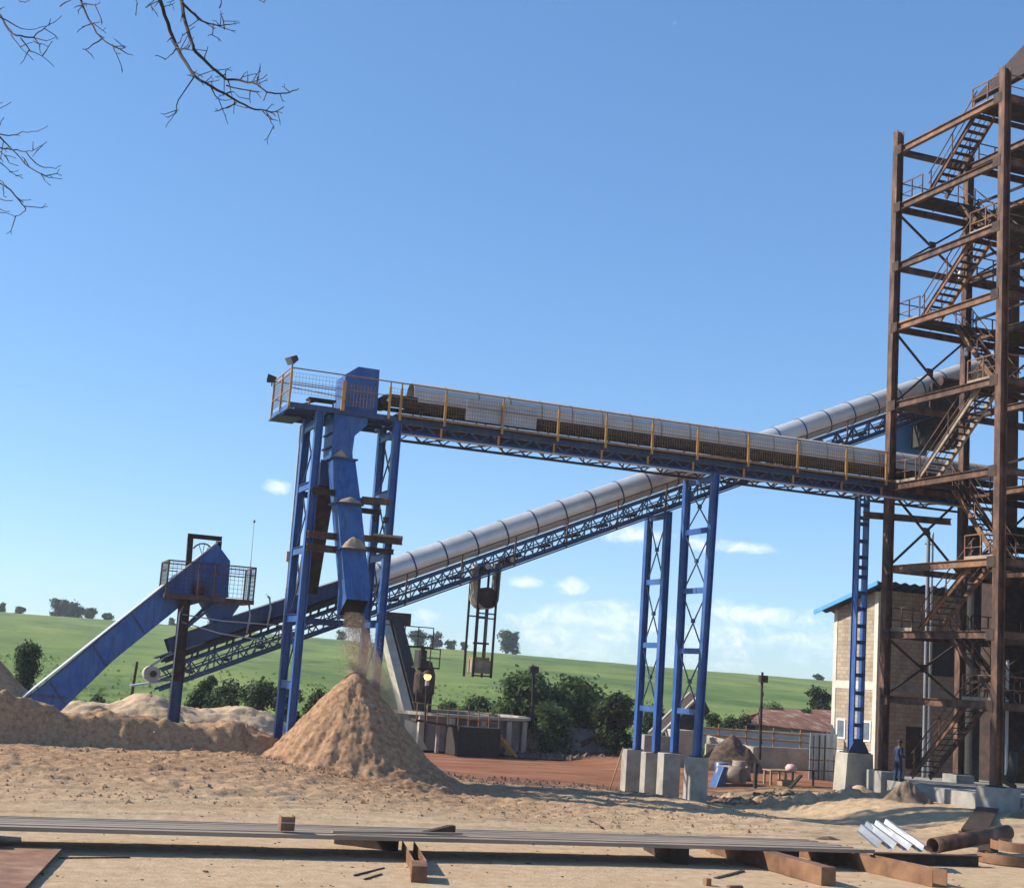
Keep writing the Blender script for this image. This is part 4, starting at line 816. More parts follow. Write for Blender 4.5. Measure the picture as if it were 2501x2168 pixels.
# ------------------------------------------------------------------ block building
BW, BS, BN, BE = 45.66, 64.2, 68.3, 60.
BB = thing('block_building', 'tall concrete block building with a sloping blue roof edge behind the rusty tower', 'building', (50, 66, 0))
zr = lambda y: 10.35-(y-BS)*.245
a = MB(); a.prismx([(BS+.32,-.3),(BN-.3,-.3),(BN-.3,zr(BN-.3)),(BS+.32,zr(BS+.32))], BW, BW+.22); a.build('west_wall', BLOCK, BB)
MB().box(BW+.22,BE,BS,BS+.22,-.3,zr(BS)).build('south_wall', BLOCK, BB); MB().box(BW+.22,BE,BN-.25,BN-.03,-.3,zr(BN)).build('north_wall', BLOCK, BB)
for y0, y1 in ((BS-.01,BS+.32),(BN-.3,BN+.02)): MB().box(BW-.03,BW+.3,y0,y1,-.3,zr(y1)-.02).build('corner_pillar', WHITEB, BB)
MB().box(BW-.025,BW+.1,BS+.32,BN-.3,5.0,5.42).build('ring_beam', WHITEB, BB); MB().box(BW-.02,BW+.1,BS+.32,BN-.3,1.1,1.75).build('plinth_band', WHITEB, BB)
MB().box(BW+.3,BE,BS-.03,BS,5.0,5.4).build('ring_beam', CONC, BB)
for y in (65.0, 67.35):
    w_ = part('window', BB); z0, z1 = 2.25, 3.35
    m = MB(); m.box(BW-.05,BW+.02,y-.42,y-.32,z0,z1); m.box(BW-.05,BW+.02,y+.32,y+.42,z0,z1); m.box(BW-.05,BW+.02,y-.32,y+.32,z1-.1,z1); m.box(BW-.05,BW+.02,y-.32,y+.32,z0,z0+.1); m.build('frame', WHITE, w_)
    MB().box(BW-.02,BW-.008,y-.32,y+.32,z0+.1,z1-.1).build('pane', GLASS, w_)
rf = MB(); n = 44; pts = []
e0, e1 = BS-.9, BN+1.0
m = MB(); X = np.linspace(BW-.7, BE, 150); vs = []; fs = []
for t_ in (0, .03):
    for x in X: zz = .05*math.sin(x*2*math.pi/.62); vs += [(x,e0,zr(e0)+.12+zz+t_),(x,e1,zr(e1)+.12+zz+t_)]
N = len(X)
for i in range(N-1):
    fs += [(2*i,2*i+1,2*i+3,2*i+2),(2*N+2*i,2*N+2*i+2,2*N+2*i+3,2*N+2*i+1),(2*i,2*i+2,2*N+2*i+2,2*N+2*i),(2*i+1,2*N+2*i+1,2*N+2*i+3,2*i+3)]
m.add(vs, fs+[(0,2*N,2*N+1,1)]); m.build('roof', BLUE_D, BB)
MB().sweep([(-.03,-.11),(.03,-.11),(.03,.11),(-.03,.11)], (BW-.75,e0,zr(e0)+.05), (BW-.75,e1,zr(e1)+.05), (0,0,1)).build('barge_board', BSKY, BB)
MB().box(49.2,50.6,BS-.04,BS-.005,6.0,7.9).build('opening', DARKM, BB); MB().box(47.6,48.6,BS-.04,BS-.005,1.0,3.2).build('door', RUST_D, BB)
# pale blue sheet fence with scaffold poles
FN = thing('sheet_fence', 'pale blue corrugated sheet fence beside the block building', 'fence', (44.6, 67, 0))
a, b = at(67.2,1636,1478), at(67.2,1678,1570); m = MB(); X = np.linspace(a.x, b.x+.3, 60)
m.prismz([(x,67.2+.03*math.sin((x-a.x)*16)) for x in X]+[(x,67.23+.03*math.sin((x-a.x)*16)) for x in X[::-1]], -.2, a.z); m.build('sheet', PALEB, FN)
for vx in (1645,1657,1668): p = at(67,vx,1480); MB().bar((p.x,67.1,0),(p.x,67.1,p.z-.1), .05).build('rail_post', DARKM, FN)
SCF = thing('scaffold_poles', 'thin grey scaffold pole frame in front of the pale blue fence', 'scaffold', (44,65.5,0))
for vx, vy in ((1641,1525),(1683,1522),(1695,1515)): p = at(66.2,vx,vy); MB().tube((p.x,66.2,-.1),(p.x,66.2,p.z), .03, 6).build('upright', RUST, SCF)
for z in (.55,1.1,1.75): MB().tube((at(66.2,1641,1525).x-.2,66.2,z),(at(66.2,1695,1515).x+.2,66.2,z), .028, 6).build('ledger', RUST, SCF)

# ------------------------------------------------------------------ distant yard
TK = thing('clarifier_tank', 'round pale concrete tank with buttresses beyond the bagasse pile', 'tank', at(82,930,1495))
c = at(85.5,915,1500); tz = at(81,920,1448).z; c.z = -.3; R = 4.4
MB().lathe([(R,0),(R,tz+.3),(R-.3,tz+.3),(R-.3,tz-.6),(0,tz-.6)], c, 40).build('tank_wall', CONC_T, TK); 
for a in np.linspace(3.5,5.6,6): MB().box(*[q for q in (c.x+math.cos(a)*(R+.15)-.16,c.x+math.cos(a)*(R+.15)+.16,c.y+math.sin(a)*(R+.15)-.18,c.y+math.sin(a)*(R+.15)+.18)], -.3, tz-.05).build('buttress', CONC_L, TK)
MB().lathe([(R+.35,0),(R+.35,.18),(R-.2,.18),(R-.2,0)], c+Vector((0,0,tz+.3)), 40).build('rim', CONC_L, TK)
WK = thing('tank_walkway', 'yellow railed walkway running past the concrete tank', 'walkway', at(80,900,1445))
pa, pb = at(80,835,1452), at(80,1000,1478)
MB().bar(pa, pb, 1.0, .14).build('deck', RUST_D, WK)
for dz in (1.0,.55): MB().bar(pa+Vector((0,-.5,dz)), pb+Vector((0,-.5,dz)), .05).build('handrail', YEL, WK); MB().bar(pa+Vector((0,.5,dz)), pb+Vector((0,.5,dz)), .05).build('handrail', YEL, WK)
for k in range(9):
    q = pa.lerp(pb,k/8); MB().bar(q+Vector((0,-.5,0)), q+Vector((0,-.5,1.0)), .05).build('railing_post', YEL_D, WK)
for k in (.3,.6,1): q = pa.lerp(pb,k); MB().bar((q.x,q.y,-.3),(q.x,q.y,q.z), .18).build('leg', CONC, WK)
m = part('stair', WK)
for dx in (0,.9): MB().bar(pb+Vector((dx*.2,-.4+dx,0)), (pb.x+1.3,pb.y-.4+dx,-.3), .08,.2).build('stringer', YEL, m)
DB = tag(MB().box(*[v for v in (at(80,915,1500).x,at(80,1000,1500).x)],79.2,83,-.4,at(80,950,1466).z).build('tank_shade_box', BARK, None, bevel=.03), 'low dark box painted as the shaded side of the tank at the walkway', 'shade box')  # dark box whose colour stands in for shade on the tank's side
# steep inclined elevator leg
EL = thing('inclined_elevator', 'steep dusty elevator casing with painted lit and shaded sides leaning up beside the bagasse pile', 'elevator', at(86,835,1440))
pa, pb = at(84,842,1445), at(88,792,1252)
d = (pb-pa).normalized(); 
MB().bar(pa, pb, 1.5, .7, (1,0,0)).build('casing', DARKM, EL); MB().bar(pa+Vector((-.75,-.3,0)), pb+Vector((-.75,-.3,0)), .8, .55, (1,0,0)).build('sunlit_face_plate', CONC_L, EL)  # pale plate paints the sunlit face, dark casing the shaded one
MB().box(pb.x-.8,pb.x+1.0,pb.y-.8,pb.y+.9,pb.z-.3,pb.z+.5).build('head_box', RUST_D, EL)
MB().box(pb.x-1.0,pb.x+2.6,pb.y-1.0,pb.y+1.2,pb.z-1.6,pb.z-1.5).build('head_platform', RUST_D, EL)
for x in (-.9,.6,1.5,2.5): MB().bar((pb.x+x,pb.y-1,pb.z-1.5),(pb.x+x,pb.y-1,pb.z-.3), .06).build('railing_post', RUST, EL)
for z in (-.3,-.9): MB().bar((pb.x-.9,pb.y-1,pb.z+z),(pb.x+2.5,pb.y-1,pb.z+z), .06).build('handrail', RUST, EL)
for x in (1.2,2.2): MB().bar((pb.x+x,pb.y,-.3),(pb.x+x,pb.y,pb.z-1.6), .22).build('leg', RUST_D, EL)
TW = thing('valve_tower', 'dark cylindrical vessel with a small railed top behind the lit lamp', 'vessel', at(84,858,1440))
pa, pb = at(84,838,1350), at(84,872,1440); rr = (pb.x-pa.x)/2; c0 = Vector(((pa.x+pb.x)/2,84,0))
MB().lathe([(rr*.25,2.2),(rr,3.0),(rr,pa.z-.3),(rr*.6,pa.z+.5),(0,pa.z+.6)], c0, 16).build('shell', RUST_D, TW)
for a in (0.5,2.1,3.7,5.3): MB().bar((c0.x+rr*.9*math.cos(a),84+rr*.9*math.sin(a),-.3),(c0.x+rr*.9*math.cos(a),84+rr*.9*math.sin(a),3.2), .14).build('leg', RUST_D, TW)
zt = at(84,850,1318).z
MB().box(c0.x-rr,c0.x+rr,83.2,84.8,zt-.9,zt-.8).build('top_floor', RUST_D, TW)
for x in (-.95,0,.95): MB().bar((c0.x+x*rr,83.2,zt-.8),(c0.x+x*rr,83.2,zt+.3), .06).build('railing_post', RUST, TW)
for z in (.3,-.25): MB().bar((c0.x-rr,83.2,zt+z),(c0.x+rr,83.2,zt+z), .06).build('handrail', RUST, TW)
MB().box(c0.x-rr*.9,c0.x-.1,83.6,84.6,zt-.8,zt+.2).build('valve_box', DARKM, TW)
LM = thing('lit_lamp_post', 'slim lamp post with a glowing orange lamp beside the tank', 'lamp post', at(78,860,1450))
pl = at(78,862,1365); pb = at(78,860,1452)
MB().tube((pb.x,78,-.2), (pl.x,78,pl.z-.2), .07, 8, .05).build('post', RUST_D, LM)
LMPM, nt, b, _ = new_mat('glowing_lamp'); b.inputs['Base Color'].default_value = (.9,.5,.2,1); b.inputs['Emission Color'].default_value = (1,.42,.10,1); b.inputs['Emission Strength'].default_value = 3.2
m = MB(); m.lathe([(.0,-.2),(.15,-.16),(.22,0),(.16,.15),(0,.19)], (pl.x,77.9,pl.z), 14); m.build('lamp_glass', LMPM, LM, True)
MB().lathe([(.33,.12),(.2,.3),(.05,.38)], (pl.x,77.9,pl.z), 14).build('lamp_cap', RUST_D, LM); MB().tube((pl.x,77.9,pl.z-.5),(pl.x,77.9,pl.z-.2), .12, 10).build('collar', SHEET, LM)
# low walls at the far side of the red yard
def wall(Y0, p, Y1, q, zb, h0, h1, label, mat=CONC, t_=.25):
    a, b = at(Y0,*p), at(Y1,*q); m = MB(); n_ = (b-a).to_2d().normalized(); o = Vector((-n_.y*t_, n_.x*t_))
    m.add([(a.x,a.y,zb),(b.x,b.y,zb),(b.x+o.x,b.y+o.y,zb),(a.x+o.x,a.y+o.y,zb),(a.x,a.y,h0),(b.x,b.y,h1),(b.x+o.x,b.y+o.y,h1),(a.x+o.x,a.y+o.y,h0)], [(3,2,1,0),(4,5,6,7),(0,1,5,4),(1,2,6,5),(2,3,7,6),(3,0,4,7)])
    return tag(m.build('low_wall', mat, None, bevel=.02), label, 'wall')
wall(89,(1048,1490),86,(1255,1505),-.6,at(89,1048,1457).z,at(86,1255,1478).z,'long low grey wall beneath the trees behind the red earth',CONC)
wall(80,(1425,1510),76,(1520,1525),-.6,at(80,1425,1483).z,at(76,1520,1508).z,'short pale wall behind the dark mound by the trestles',CONC_L)
wall(78,(1425,1512),76.5,(1640,1528),-.6,at(78,1425,1497).z-.1,at(76.5,1640,1511).z,'low weathered stone wall running towards the pale blue fence',CONC_L)
wall(92,(1385,1480),90,(1640,1500),-.4,at(92,1385,1465).z,at(90,1640,1480).z,'dull grey parapet behind the yellow pipes',SHEET)
YP = thing('yellow_pipes', 'pair of long yellow handrail pipes running in front of the rusty roofed shed', 'pipe rail', at(86,1500,1480))
for d in (0,14): MB().tube(at(86,1395,1466+d), at(84,1670,1487+d), .07, 8).build('pipe', YEL, YP)
for k in range(6): q = at(86,1395,1480).lerp(at(84,1670,1501),k/5); MB().bar((q.x,q.y,-.4),(q.x,q.y,q.z+.8), .08).build('post', YEL_D, YP)
YQ = thing('dark_railing', 'long thin dark railing in front of the big trees', 'railing', at(91,1150,1450))
for d in (0,9): MB().tube(at(91,1040,1440+d), at(88,1290,1452+d), .05, 6).build('rail', RUST, YQ)
for k in range(10): q = at(91,1040,1440).lerp(at(88,1290,1452),k/9); MB().bar((q.x,q.y,.3),(q.x,q.y,q.z), .06).build('post', RUST, YQ)
IT = thing('inclined_trough', 'sloping feeder trough with pale side rails behind the taller trestle', 'trough', at(74,1390,1460))
pa, pb = at(74,1330,1500), at(76,1412,1418)
MB().bar(pa, pb, 1.3, .9, (0,1,0)).build('trough_body', RUST_D, IT)
for dy in (-.7,.7): MB().bar(pa+Vector((-.3,dy,.55)), pb+Vector((-.3,dy,.55)), .14, .14).build('side_rail', CREAM, IT)
for k in (.3,.75): q = pa.lerp(pb,k); MB().bar((q.x,q.y,-.4),(q.x,q.y,q.z), .25).build('leg', DARKM, IT)
HB = thing('retaining_block', 'streaked pale concrete block beneath the feeder trough', 'concrete block', at(73,1375,1505))
a, b = at(72.5,1360,1505), at(72.5,1402,1478); MB().box(a.x,b.x,72.5,74,-.5,at(72.5,1380,1473).z).build('block', CONC_L, HB, bevel=.05); MB().box(a.x-1.6,a.x-.03,73,74,-.5,b.z-.3).build('side_block', CONC, HB)
heap('soil_mound', (*at(72,1475,1517).to_2d(), -.4), 2.7, 2.2, at(72,1475,1488).z+.5, 'dark earth mound behind the darker cracked pier', 'earth mound', SOIL, 40, 22, .35)
heap('soil_mound', (36.9, 49.6, -.45), 2.2, 1.6, 1.65, 'loose heap of light brown earth against the slab of the rusty tower', 'earth mound', SOIL_L, 90, 40, .34)
heap('soil_mound', (38.3, 44.2, -.4), 1.7, 1.3, 1.15, 'low earth heap below the nearest leg of the rusty tower', 'earth mound', SOIL_L, 80, 36, .5)
heap('sand_drift', (37.5, 53.8, -.4), 2.5, 1.5, 1.1, 'smooth fan of pale sand banked against the battened column pedestal', 'sand heap', SANDM, 48, 24, .16)
# rusty roofed shed
SH = thing('rusty_shed', 'low ochre shed under a broad rusty corrugated roof beyond the yard', 'shed', at(96,1600,1480))
a, b, c2, d2 = at(94,1508,1462), at(92,1690,1482), at(101,1545,1431), at(99,1700,1436)
m = MB(); up_ = Vector((0,0,.12)); m.add([a,b,d2,c2,a+up_,b+up_,d2+up_,c2+up_], [(0,1,2,3),(4,5,6,7),(0,1,5,4),(1,2,6,5),(2,3,7,6),(3,0,4,7)]); m.build('roof', ROOFR, SH)
m = MB(); e = d2-c2
m.add([c2,d2,d2+Vector((-1,6,-1.6)),c2+Vector((-1,6,-1.6))], [(0,1,2,3)]); o = m.build('rear_roof', ROOFR, SH); o.modifiers.new('t','SOLIDIFY').thickness = .1
m = MB(); k = Vector((.6,.9,0)); m.add([(a+k)*1,(b+k)*1,Vector((b.x+.6,b.y+.9,-.5)),Vector((a.x+.6,a.y+.9,-.5))], [(0,1,2,3)]); o = m.build('front_wall', OCHRE, SH); o.modifiers.new('t','SOLIDIFY').thickness = .2
for k in (.15,.5,.85): q = a.lerp(b,k); MB().bar((q.x,q.y+.1,-.4),(q.x,q.y+.1,q.z), .14).build('veranda_post', CREAM, SH)
# poles
def pole(Y, b, t, label, r=.1, cat='pole'):
    t_ = thing('utility_pole', label, cat, at(Y,*b)); MB().tube(at(Y,*b), at(Y,*t), r, 8, r*.75).build('pole', BARK, t_); return t_
P1 = pole(70,(1534,1512),(1539,1356),'twisted dark pole with a small box at its top before the rusty shed', .09)
q = at(70,1539,1366); MB().box(q.x-.2,q.x+.25,69.8,70.1,q.z-.3,q.z+.1).build('junction_box', RUST_D, P1); MB().path([at(69.9,1538,1500),at(69.9,1531,1440),at(69.9,1541,1400),at(69.9,1534,1370)], .03, 6).build('cable', DARKM, P1, True)
P2 = pole(84,(1074,1480),(1077,1345),'dark pole standing before the big tree clump', .12); q = at(84,1077,1348); MB().box(q.x-.3,q.x+.3,83.8,84.1,q.z-.3,q.z+.1).build('cross_head', DARKM, P2)
P3 = pole(72,(1533,1532),(1534,1508),'short dark stake below the twisted pole', .1)
st = thing('timber_stake', 'upright dark timber stake in the ground past the darker cracked pier', 'stake', at(58,1524,1588)); MB().bar(at(58,1524,1590), at(58,1526,1540), .14).build('stake', BARK, st)
st = thing('timber_stake', 'tilted dark plank stuck in the earth near the blue drum', 'stake', at(60,1594,1590)); MB().bar(at(60,1594,1590), at(60.5,1617,1564), .16,.1).build('stake', BARK, st)
LG = thing('rusty_girder', 'short rusty girder tilted on the rubble before the long low wall', 'girder', at(82,1180,1500)); MB().ibeam(at(83,1172,1502), at(83,1202,1488), .35, .3).build('girder', RUST_D, LG)
# drums, pipes, table
DR = thing('oil_drum', 'blue drum standing among grey pipe offcuts', 'drum', at(63,1455,1572))
p = at(63,1456,1573); h = at(63,1456,1538).z-p.z
MB().lathe([(.36,0),(.38,.03),(.36,.06),(.36,h*.33),(.385,h*.36),(.36,h*.39),(.36,h*.66),(.385,h*.69),(.36,h*.72),(.36,h-.02),(.34,h),(.0,h-.03)], p, 24).build('body', DRUMB, DR, True)
def offcut(p0, p1, r, label):
    t = thing('pipe_offcut', label, 'pipe', p0, 'pipe offcuts by the blue drum'); m = MB(); n = 20; a, b = Vector(p0), Vector(p1); d = (b-a).normalized(); u = d.cross(Vector((0,0,1))).normalized(); v = u.cross(d)
    vs = [c+(u*math.cos(2*math.pi*i/n)+v*math.sin(2*math.pi*i/n))*R for c, R in ((a,r),(b,r),(b,r*.86),(a,r*.86)) for i in range(n)]
    m.add(vs, [(j*n+i, j*n+(i+1) % n, ((j+1) % 4)*n+(i+1) % n, ((j+1) % 4)*n+i) for j in range(4) for i in range(n)]); m.build('shell', STACKM, t, True)
q = at(62,1490,1570); offcut(q+Vector((-.5,.9,.15)), q+Vector((.1,-.3,.15)), .42, 'grey pipe offcut with its open mouth facing the yard')
q = at(64,1490,1565); offcut(q+Vector((0,0,-.3)), q+Vector((.02,0,.75)), .33, 'grey pipe offcut standing on end behind the open one')
q = at(64,1506,1568); offcut(q+Vector((0,0,-.3)), q+Vector((-.12,0,.5)), .28, 'shorter grey pipe offcut leaning at the end of the group')
q = at(61.5,1478,1572); tag(MB().prism([(q.x-.5,-.3),(q.x-.1,.75),(q.x+.15,.75),(q.x+.05,-.3)], 62.2, 62.9).build('drum_shell', DRUMB, None, bevel=.03), 'cut half of a blue drum leaning by the pipe offcuts', 'drum')
TB = thing('work_table', 'rough wooden work table with bundles on it near the pale blue fence', 'table', at(62,1590,1575))
p = at(62,1565,1555); MB().box(p.x-.5,p.x+.5,61.6,62.4,p.z,p.z+.06).build('table_top', WOOD, TB)
for x in (-.42,.42): MB().bar((p.x+x,61.7,-.1),(p.x+x,61.7,p.z), .09).build('leg', WOOD, TB); MB().bar((p.x+x,62.3,-.1),(p.x+x,62.3,p.z), .09).build('leg', WOOD, TB)
p = at(62.5,1620,1554); BN_ = thing('plank_bench', 'dark plank bench next to the rough wooden table', 'bench', p); MB().box(p.x-.7,p.x+.7,62.2,62.7,p.z,p.z+.06).build('seat', BARK, BN_)
for x in (-.6,.6): MB().bar((p.x+x,62.45,-.1),(p.x+x,62.45,p.z), .09).build('leg', BARK, BN_)
p = at(62,1597,1549); m = MB(); m.lathe([(.0,-.2),(.26,-.16),(.3,0),(.2,.16),(0,.2)], p, 12); tag(m.build('pink_sack', simple('pink_cloth', [(.3,(.5,.3,.28)),(.7,(.7,.5,.46))], 5), None, True), 'pinkish rolled cloth sack between the table and the bench', 'sack')
p = at(61.8,1585,1570); tag(MB().box(p.x-.35,p.x+.35,61.5,62,-.15,.28).build('wooden_crate', WOOD, None, bevel=.01), 'small wooden crate on the ground under the bench', 'crate')

# ------------------------------------------------------------------ bagasse pile
def big_pile():
    a = np.linspace(0, 2*np.pi, 301)[:-1]; r = np.linspace(0, 1, 190)**.85*5.6
    R, A = np.meshgrid(r, a, indexing='ij'); x = 14.02+R*np.cos(A); y = 52.55+R*np.sin(A)
    rr = R*(1+.10*fbm(np.cos(A)*1.5+4, np.sin(A)*1.5+7, 3))
    z = np.interp(rr, [0,.18,.45,.9,3.1,3.7,4.4,5.6], [4.15,4.1,3.86,3.36,.92,.5,.2,-.5])
    w = np.clip(R/.8, .25, 1)*(1-sst(R, 4.2, 5.2))
    flute = fbm(A*7+.3*R, R*.35, 3)*.24*sst(R, .8, 2.4)*(1-sst(R, 3.4, 4.2))
    lump = (fbm(x*3.4, y*3.4, 5)*.22+np.abs(fbm(x*1.1+9, y*1.1, 3))*.22+fbm(x*9, y*9, 2)*.06)*w
    z = z+lump+flute
    n, m = R.shape; idx = np.arange(n*m).reshape(n, m); idn = np.roll(idx, -1, 1)
    q = np.stack([idx[:-1], idn[:-1], idn[1:], idx[1:]], -1).reshape(-1)
    q = np.stack([idx[:-1], idx[1:], idn[1:], idn[:-1]], -1).reshape(-1)
    me = bpy.data.meshes.new('bagasse_pile'); me.vertices.add(n*m); me.vertices.foreach_set('co', np.stack([x,y,z],-1).reshape(-1).astype(np.float32))
    return tag(link('bagasse_pile', fill(me, q, 4), BAG, None, True), 'steep conical brown bagasse pile under the blue chute mouth', 'bagasse pile')
big_pile()
# bagasse falling out of the chute, and the dust it raises
n = 8000; t_ = RNG.random(n); spread = .16+.45*t_
px_ = 13.75+.28*t_+RNG.normal(size=n)*spread*.8+np.abs(RNG.normal(size=n))*.5*t_**1.5; py_ = 52.65+RNG.normal(size=n)*spread*.7; pz_ = 6.35-2.3*t_**1.25
base = np.stack([px_,py_,pz_],-1); o = scatter_cards('falling_bagasse', base, .03, .009, SANDM); o['kind'] = 'stuff'
DM = bpy.data.materials.new('bagasse_dust'); DM.use_nodes = True; nt = DM.node_tree; nt.nodes.clear()
out = nd(nt,'ShaderNodeOutputMaterial'); vs = nd(nt,'ShaderNodeVolumePrincipled'); vs.inputs['Color'].default_value = (.86,.68,.48,1); vs.inputs['Anisotropy'].default_value = .3
nz = noise(nt, pos(nt,(1,1,.45)), 1.5, 4, .6); nt.links.new(math_(nt,'MULTIPLY', ramp(nt, nz, [(.38,(0,0,0)),(.66,(1,1,1))]), 2.9), vs.inputs['Density']); nt.links.new(vs.outputs[0], out.inputs['Volume'])
m = MB(); vsn = []; NN = 24
for k in range(9):
    f = k/8; cx = 13.75+2.3*f**1.15; cy = 52.7+1.0*f; R = .40+1.0*f; zz = 6.25-4.9*f
    vsn += [(cx+R*1.0*math.cos(2*math.pi*i/NN), cy+R*.7*math.sin(2*math.pi*i/NN), zz) for i in range(NN)]
m.add(vsn, [(k*NN+i,k*NN+(i+1) % NN,(k+1)*NN+(i+1) % NN,(k+1)*NN+i) for k in range(8) for i in range(NN)]+[tuple(range(NN))[::-1],tuple(range(8*NN,9*NN))])
o = m.build('dust_cloud', DM, None, True); o['kind'] = 'stuff'
# rubble and damp patches by the far wall
m = MB(); rr = random.Random(9)
for k in range(420):
    q = at(rr.uniform(80,86), rr.uniform(1045,1250), 1500); s = rr.uniform(.08,.38)*(1 if rr.random() < .8 else 1.6); z = -.25; a = rr.uniform(0,3)
    dx, dy = math.cos(a)*s, math.sin(a)*s; h = s*rr.uniform(.25,.7)
    m.add([(q.x-dx,q.y-dy,z-.1),(q.x+dy,q.y-dx,z-.1),(q.x+dx,q.y+dy,z-.1),(q.x-dy,q.y+dx,z-.1),(q.x+rr.uniform(-.4,.4)*s,q.y,z+h)], [(0,1,4),(1,2,4),(2,3,4),(3,0,4)])
o = m.build('rubble', SOIL, None); o['kind'] = 'stuff'
m = MB()
for k in range(700):
    y = rr.uniform(55.5,63); x = rr.uniform(20.5,30) if rr.random() < .6 else rr.uniform(30,44)
    if x > 30: y = rr.uniform(52.5,56.5)
    s = rr.uniform(.03,.13); z = gz(x,y); a = rr.uniform(0,3); dx, dy = math.cos(a)*s, math.sin(a)*s
    m.add([(x-dx,y-dy,z-.03),(x+dy,y-dx,z-.03),(x+dx,y+dy,z-.03),(x-dy,y+dx,z-.03),(x+rr.uniform(-.4,.4)*s,y,z+s*rr.uniform(.5,1.2))], [(0,1,4),(1,2,4),(2,3,4),(3,0,4)])
o = m.build('earth_clods', SOIL, None); o['kind'] = 'stuff'
# air
HZ = bpy.data.materials.new('haze_air'); HZ.use_nodes = True; nt = HZ.node_tree; nt.nodes.clear()
out = nd(nt,'ShaderNodeOutputMaterial'); vs = nd(nt,'ShaderNodeVolumePrincipled'); vs.inputs['Color'].default_value = (.78,.86,1,1); vs.inputs['Density'].default_value = HAZE; vs.inputs['Anisotropy'].default_value = .2; nt.links.new(vs.outputs[0], out.inputs['Volume'])
if HAZE:
    o = MB().box(-260, 520, -12, 900, -4.5, 40).build('haze', HZ, None); o['kind'] = 'stuff'
# ------------------------------------------------------------------ vegetation
def atd(D, x, y):
    d = sight(x, y); return CAM + d*(D/d.dot(fv))
def vt(D, x, ytop, rpx, z0, label, cat='tree', name='tree', **k):
    p = atd(D, x, ytop); s = D*1.21/3450; base = Vector((p.x, p.y, z0)); h = max(.8, p.z-z0)
    tree(name, base, h, rpx*s, label, cat, **k)
def crest(x, ytop, rpx, label, D=432, n=900, **k):
    p = atd(D, x, ytop); L = (p-CAM).dot(rv); z0 = float(hill_z(np.array([D*1.]), np.array([L]))[0])-.3
    vt(D, x, ytop, rpx, z0, label, leaves=n, size=.42, mat=LEAF_F, crown0=.08, name='crest_tree', group='trees along the hill crest', **k)
crest(6,1213,12,'small tree on the hill crest nearest the picture edge above the short round tree', n=500)
crest(42,1224,13,'low bushy tree on the crest just before the big tree clump', n=500)
crest(122,1209,25,'broadest tree of the clump on the crest above the scraper conveyor', n=1800, nl=12)
crest(152,1215,26,'second tree of the clump on the crest above the scraper conveyor', n=1600, nl=12)
crest(180,1228,19,'lowest sloping tree ending the clump on the crest', n=1000)
crest(218,1238,13,'small dark tree on the crest next to the scraper conveyor casing', n=500)
crest(350,1246,9,'tiny tree on the crest seen under the mesh platform', n=350)
crest(432,1256,16,'low tree on the crest seen under the blue hopper', n=500)
crest(690,1268,14,'faint tree on the crest behind the chute mouth', n=400)
crest(845,1267,22,'dark dense tree on the crest just behind the elevator', n=1400, nl=11)
crest(880,1273,19,'open airy tree on the crest beside the dense one by the elevator', n=700, nl=8)
crest(912,1291,14,'low dark shrub on the crest past the airy tree', n=500)
crest(938,1292,9,'small shrub on the crest below the hanging counterweight', n=350)
crest(1026,1272,29,'big lone round tree on the crest beyond the counterweight', n=2600, nl=16)
crest(1655,1362,12,'small tree on the crest beside the block building', D=420, n=400)
vt(88,62,1281,38,.0,'round dark tree standing alone in front of the cane field', leaves=7500, size=.08, nl=22, squash=1.0, crown0=.04, tight=.75)
G2 = 'shrubs at the foot of the cane field'
for x, yt, r, D, lb, mt in ((460,1350,56,78,'widest dark shrub below the sloping belt truss',LEAF_D),(524,1362,54,76,'dark shrub between the support post and the blue tower legs',LEAF_D),(582,1374,46,75,'low dark shrub beside the blue tower legs',LEAF_D),(645,1368,44,77,'shrub peeping out between the blue tower and the bagasse pile',LEAF_D),(425,1345,20,80,'small mid green shrub by the tail pulley',LEAF_M),
    (200,1390,26,84,'low green shrub beside the scraper conveyor foot',LEAF_M),(955,1383,36,100,'spreading dark shrub beyond the tank walkway',LEAF_D),(905,1402,24,98,'low green shrub behind the lit lamp post',LEAF_M),(1000,1425,26,94,'bright green shrub at the edge of the big tree clump',LEAF_M),
    (1440,1425,26,110,'small green shrub beyond the taller trestle',LEAF_M),(1470,1440,28,106,'low dark shrub before the rusty shed',LEAF_D),(1560,1408,38,116,'wide green shrub rising behind the rusty shed',LEAF_M),(1635,1418,28,114,'dark shrub behind the shed next to the block building',LEAF_D),(1402,1440,22,90,'leafy shrub behind the feeder trough',LEAF_M),(1318,1408,44,99,'dark scrub seen through the bracing of the shorter trestle',LEAF_D),(400,1372,34,80,'low dark scrub just behind the rusty support post',LEAF_D),(1505,1434,30,108,'low scrub beside the twisted dark pole',LEAF_D),(978,1400,30,99,'dark scrub between the tank stair and the tree clump',LEAF_D)):
    vt(D,x,yt,r,-.4,lb,'shrub','shrub',leaves=3000,size=.10,mat=mt,group=G2,crown0=.1,nl=9,squash=.9)
vt(95,1066,1341,72,-.4,'big grey green tree with a rounded crown behind the dark pole', leaves=8000,size=.17,nl=22,squash=.8,mat=LEAF_M,crown0=.2)
vt(97,1166,1347,74,-.4,'big spreading tree in the middle of the tree clump by the trestles', leaves=8000,size=.17,nl=22,squash=.8,mat=LEAF_M,crown0=.2)
vt(93,1248,1388,54,-.4,'darkest low tree of the clump behind the shorter trestle', leaves=5500,size=.16,nl=16,squash=.8,mat=LEAF_D,crown0=.1)
vt(92,1120,1412,58,-.4,'bright green undergrowth tree in front of the tree clump', leaves=5000,size=.11,nl=12,squash=.8,mat=LEAF_M,crown0=.1)
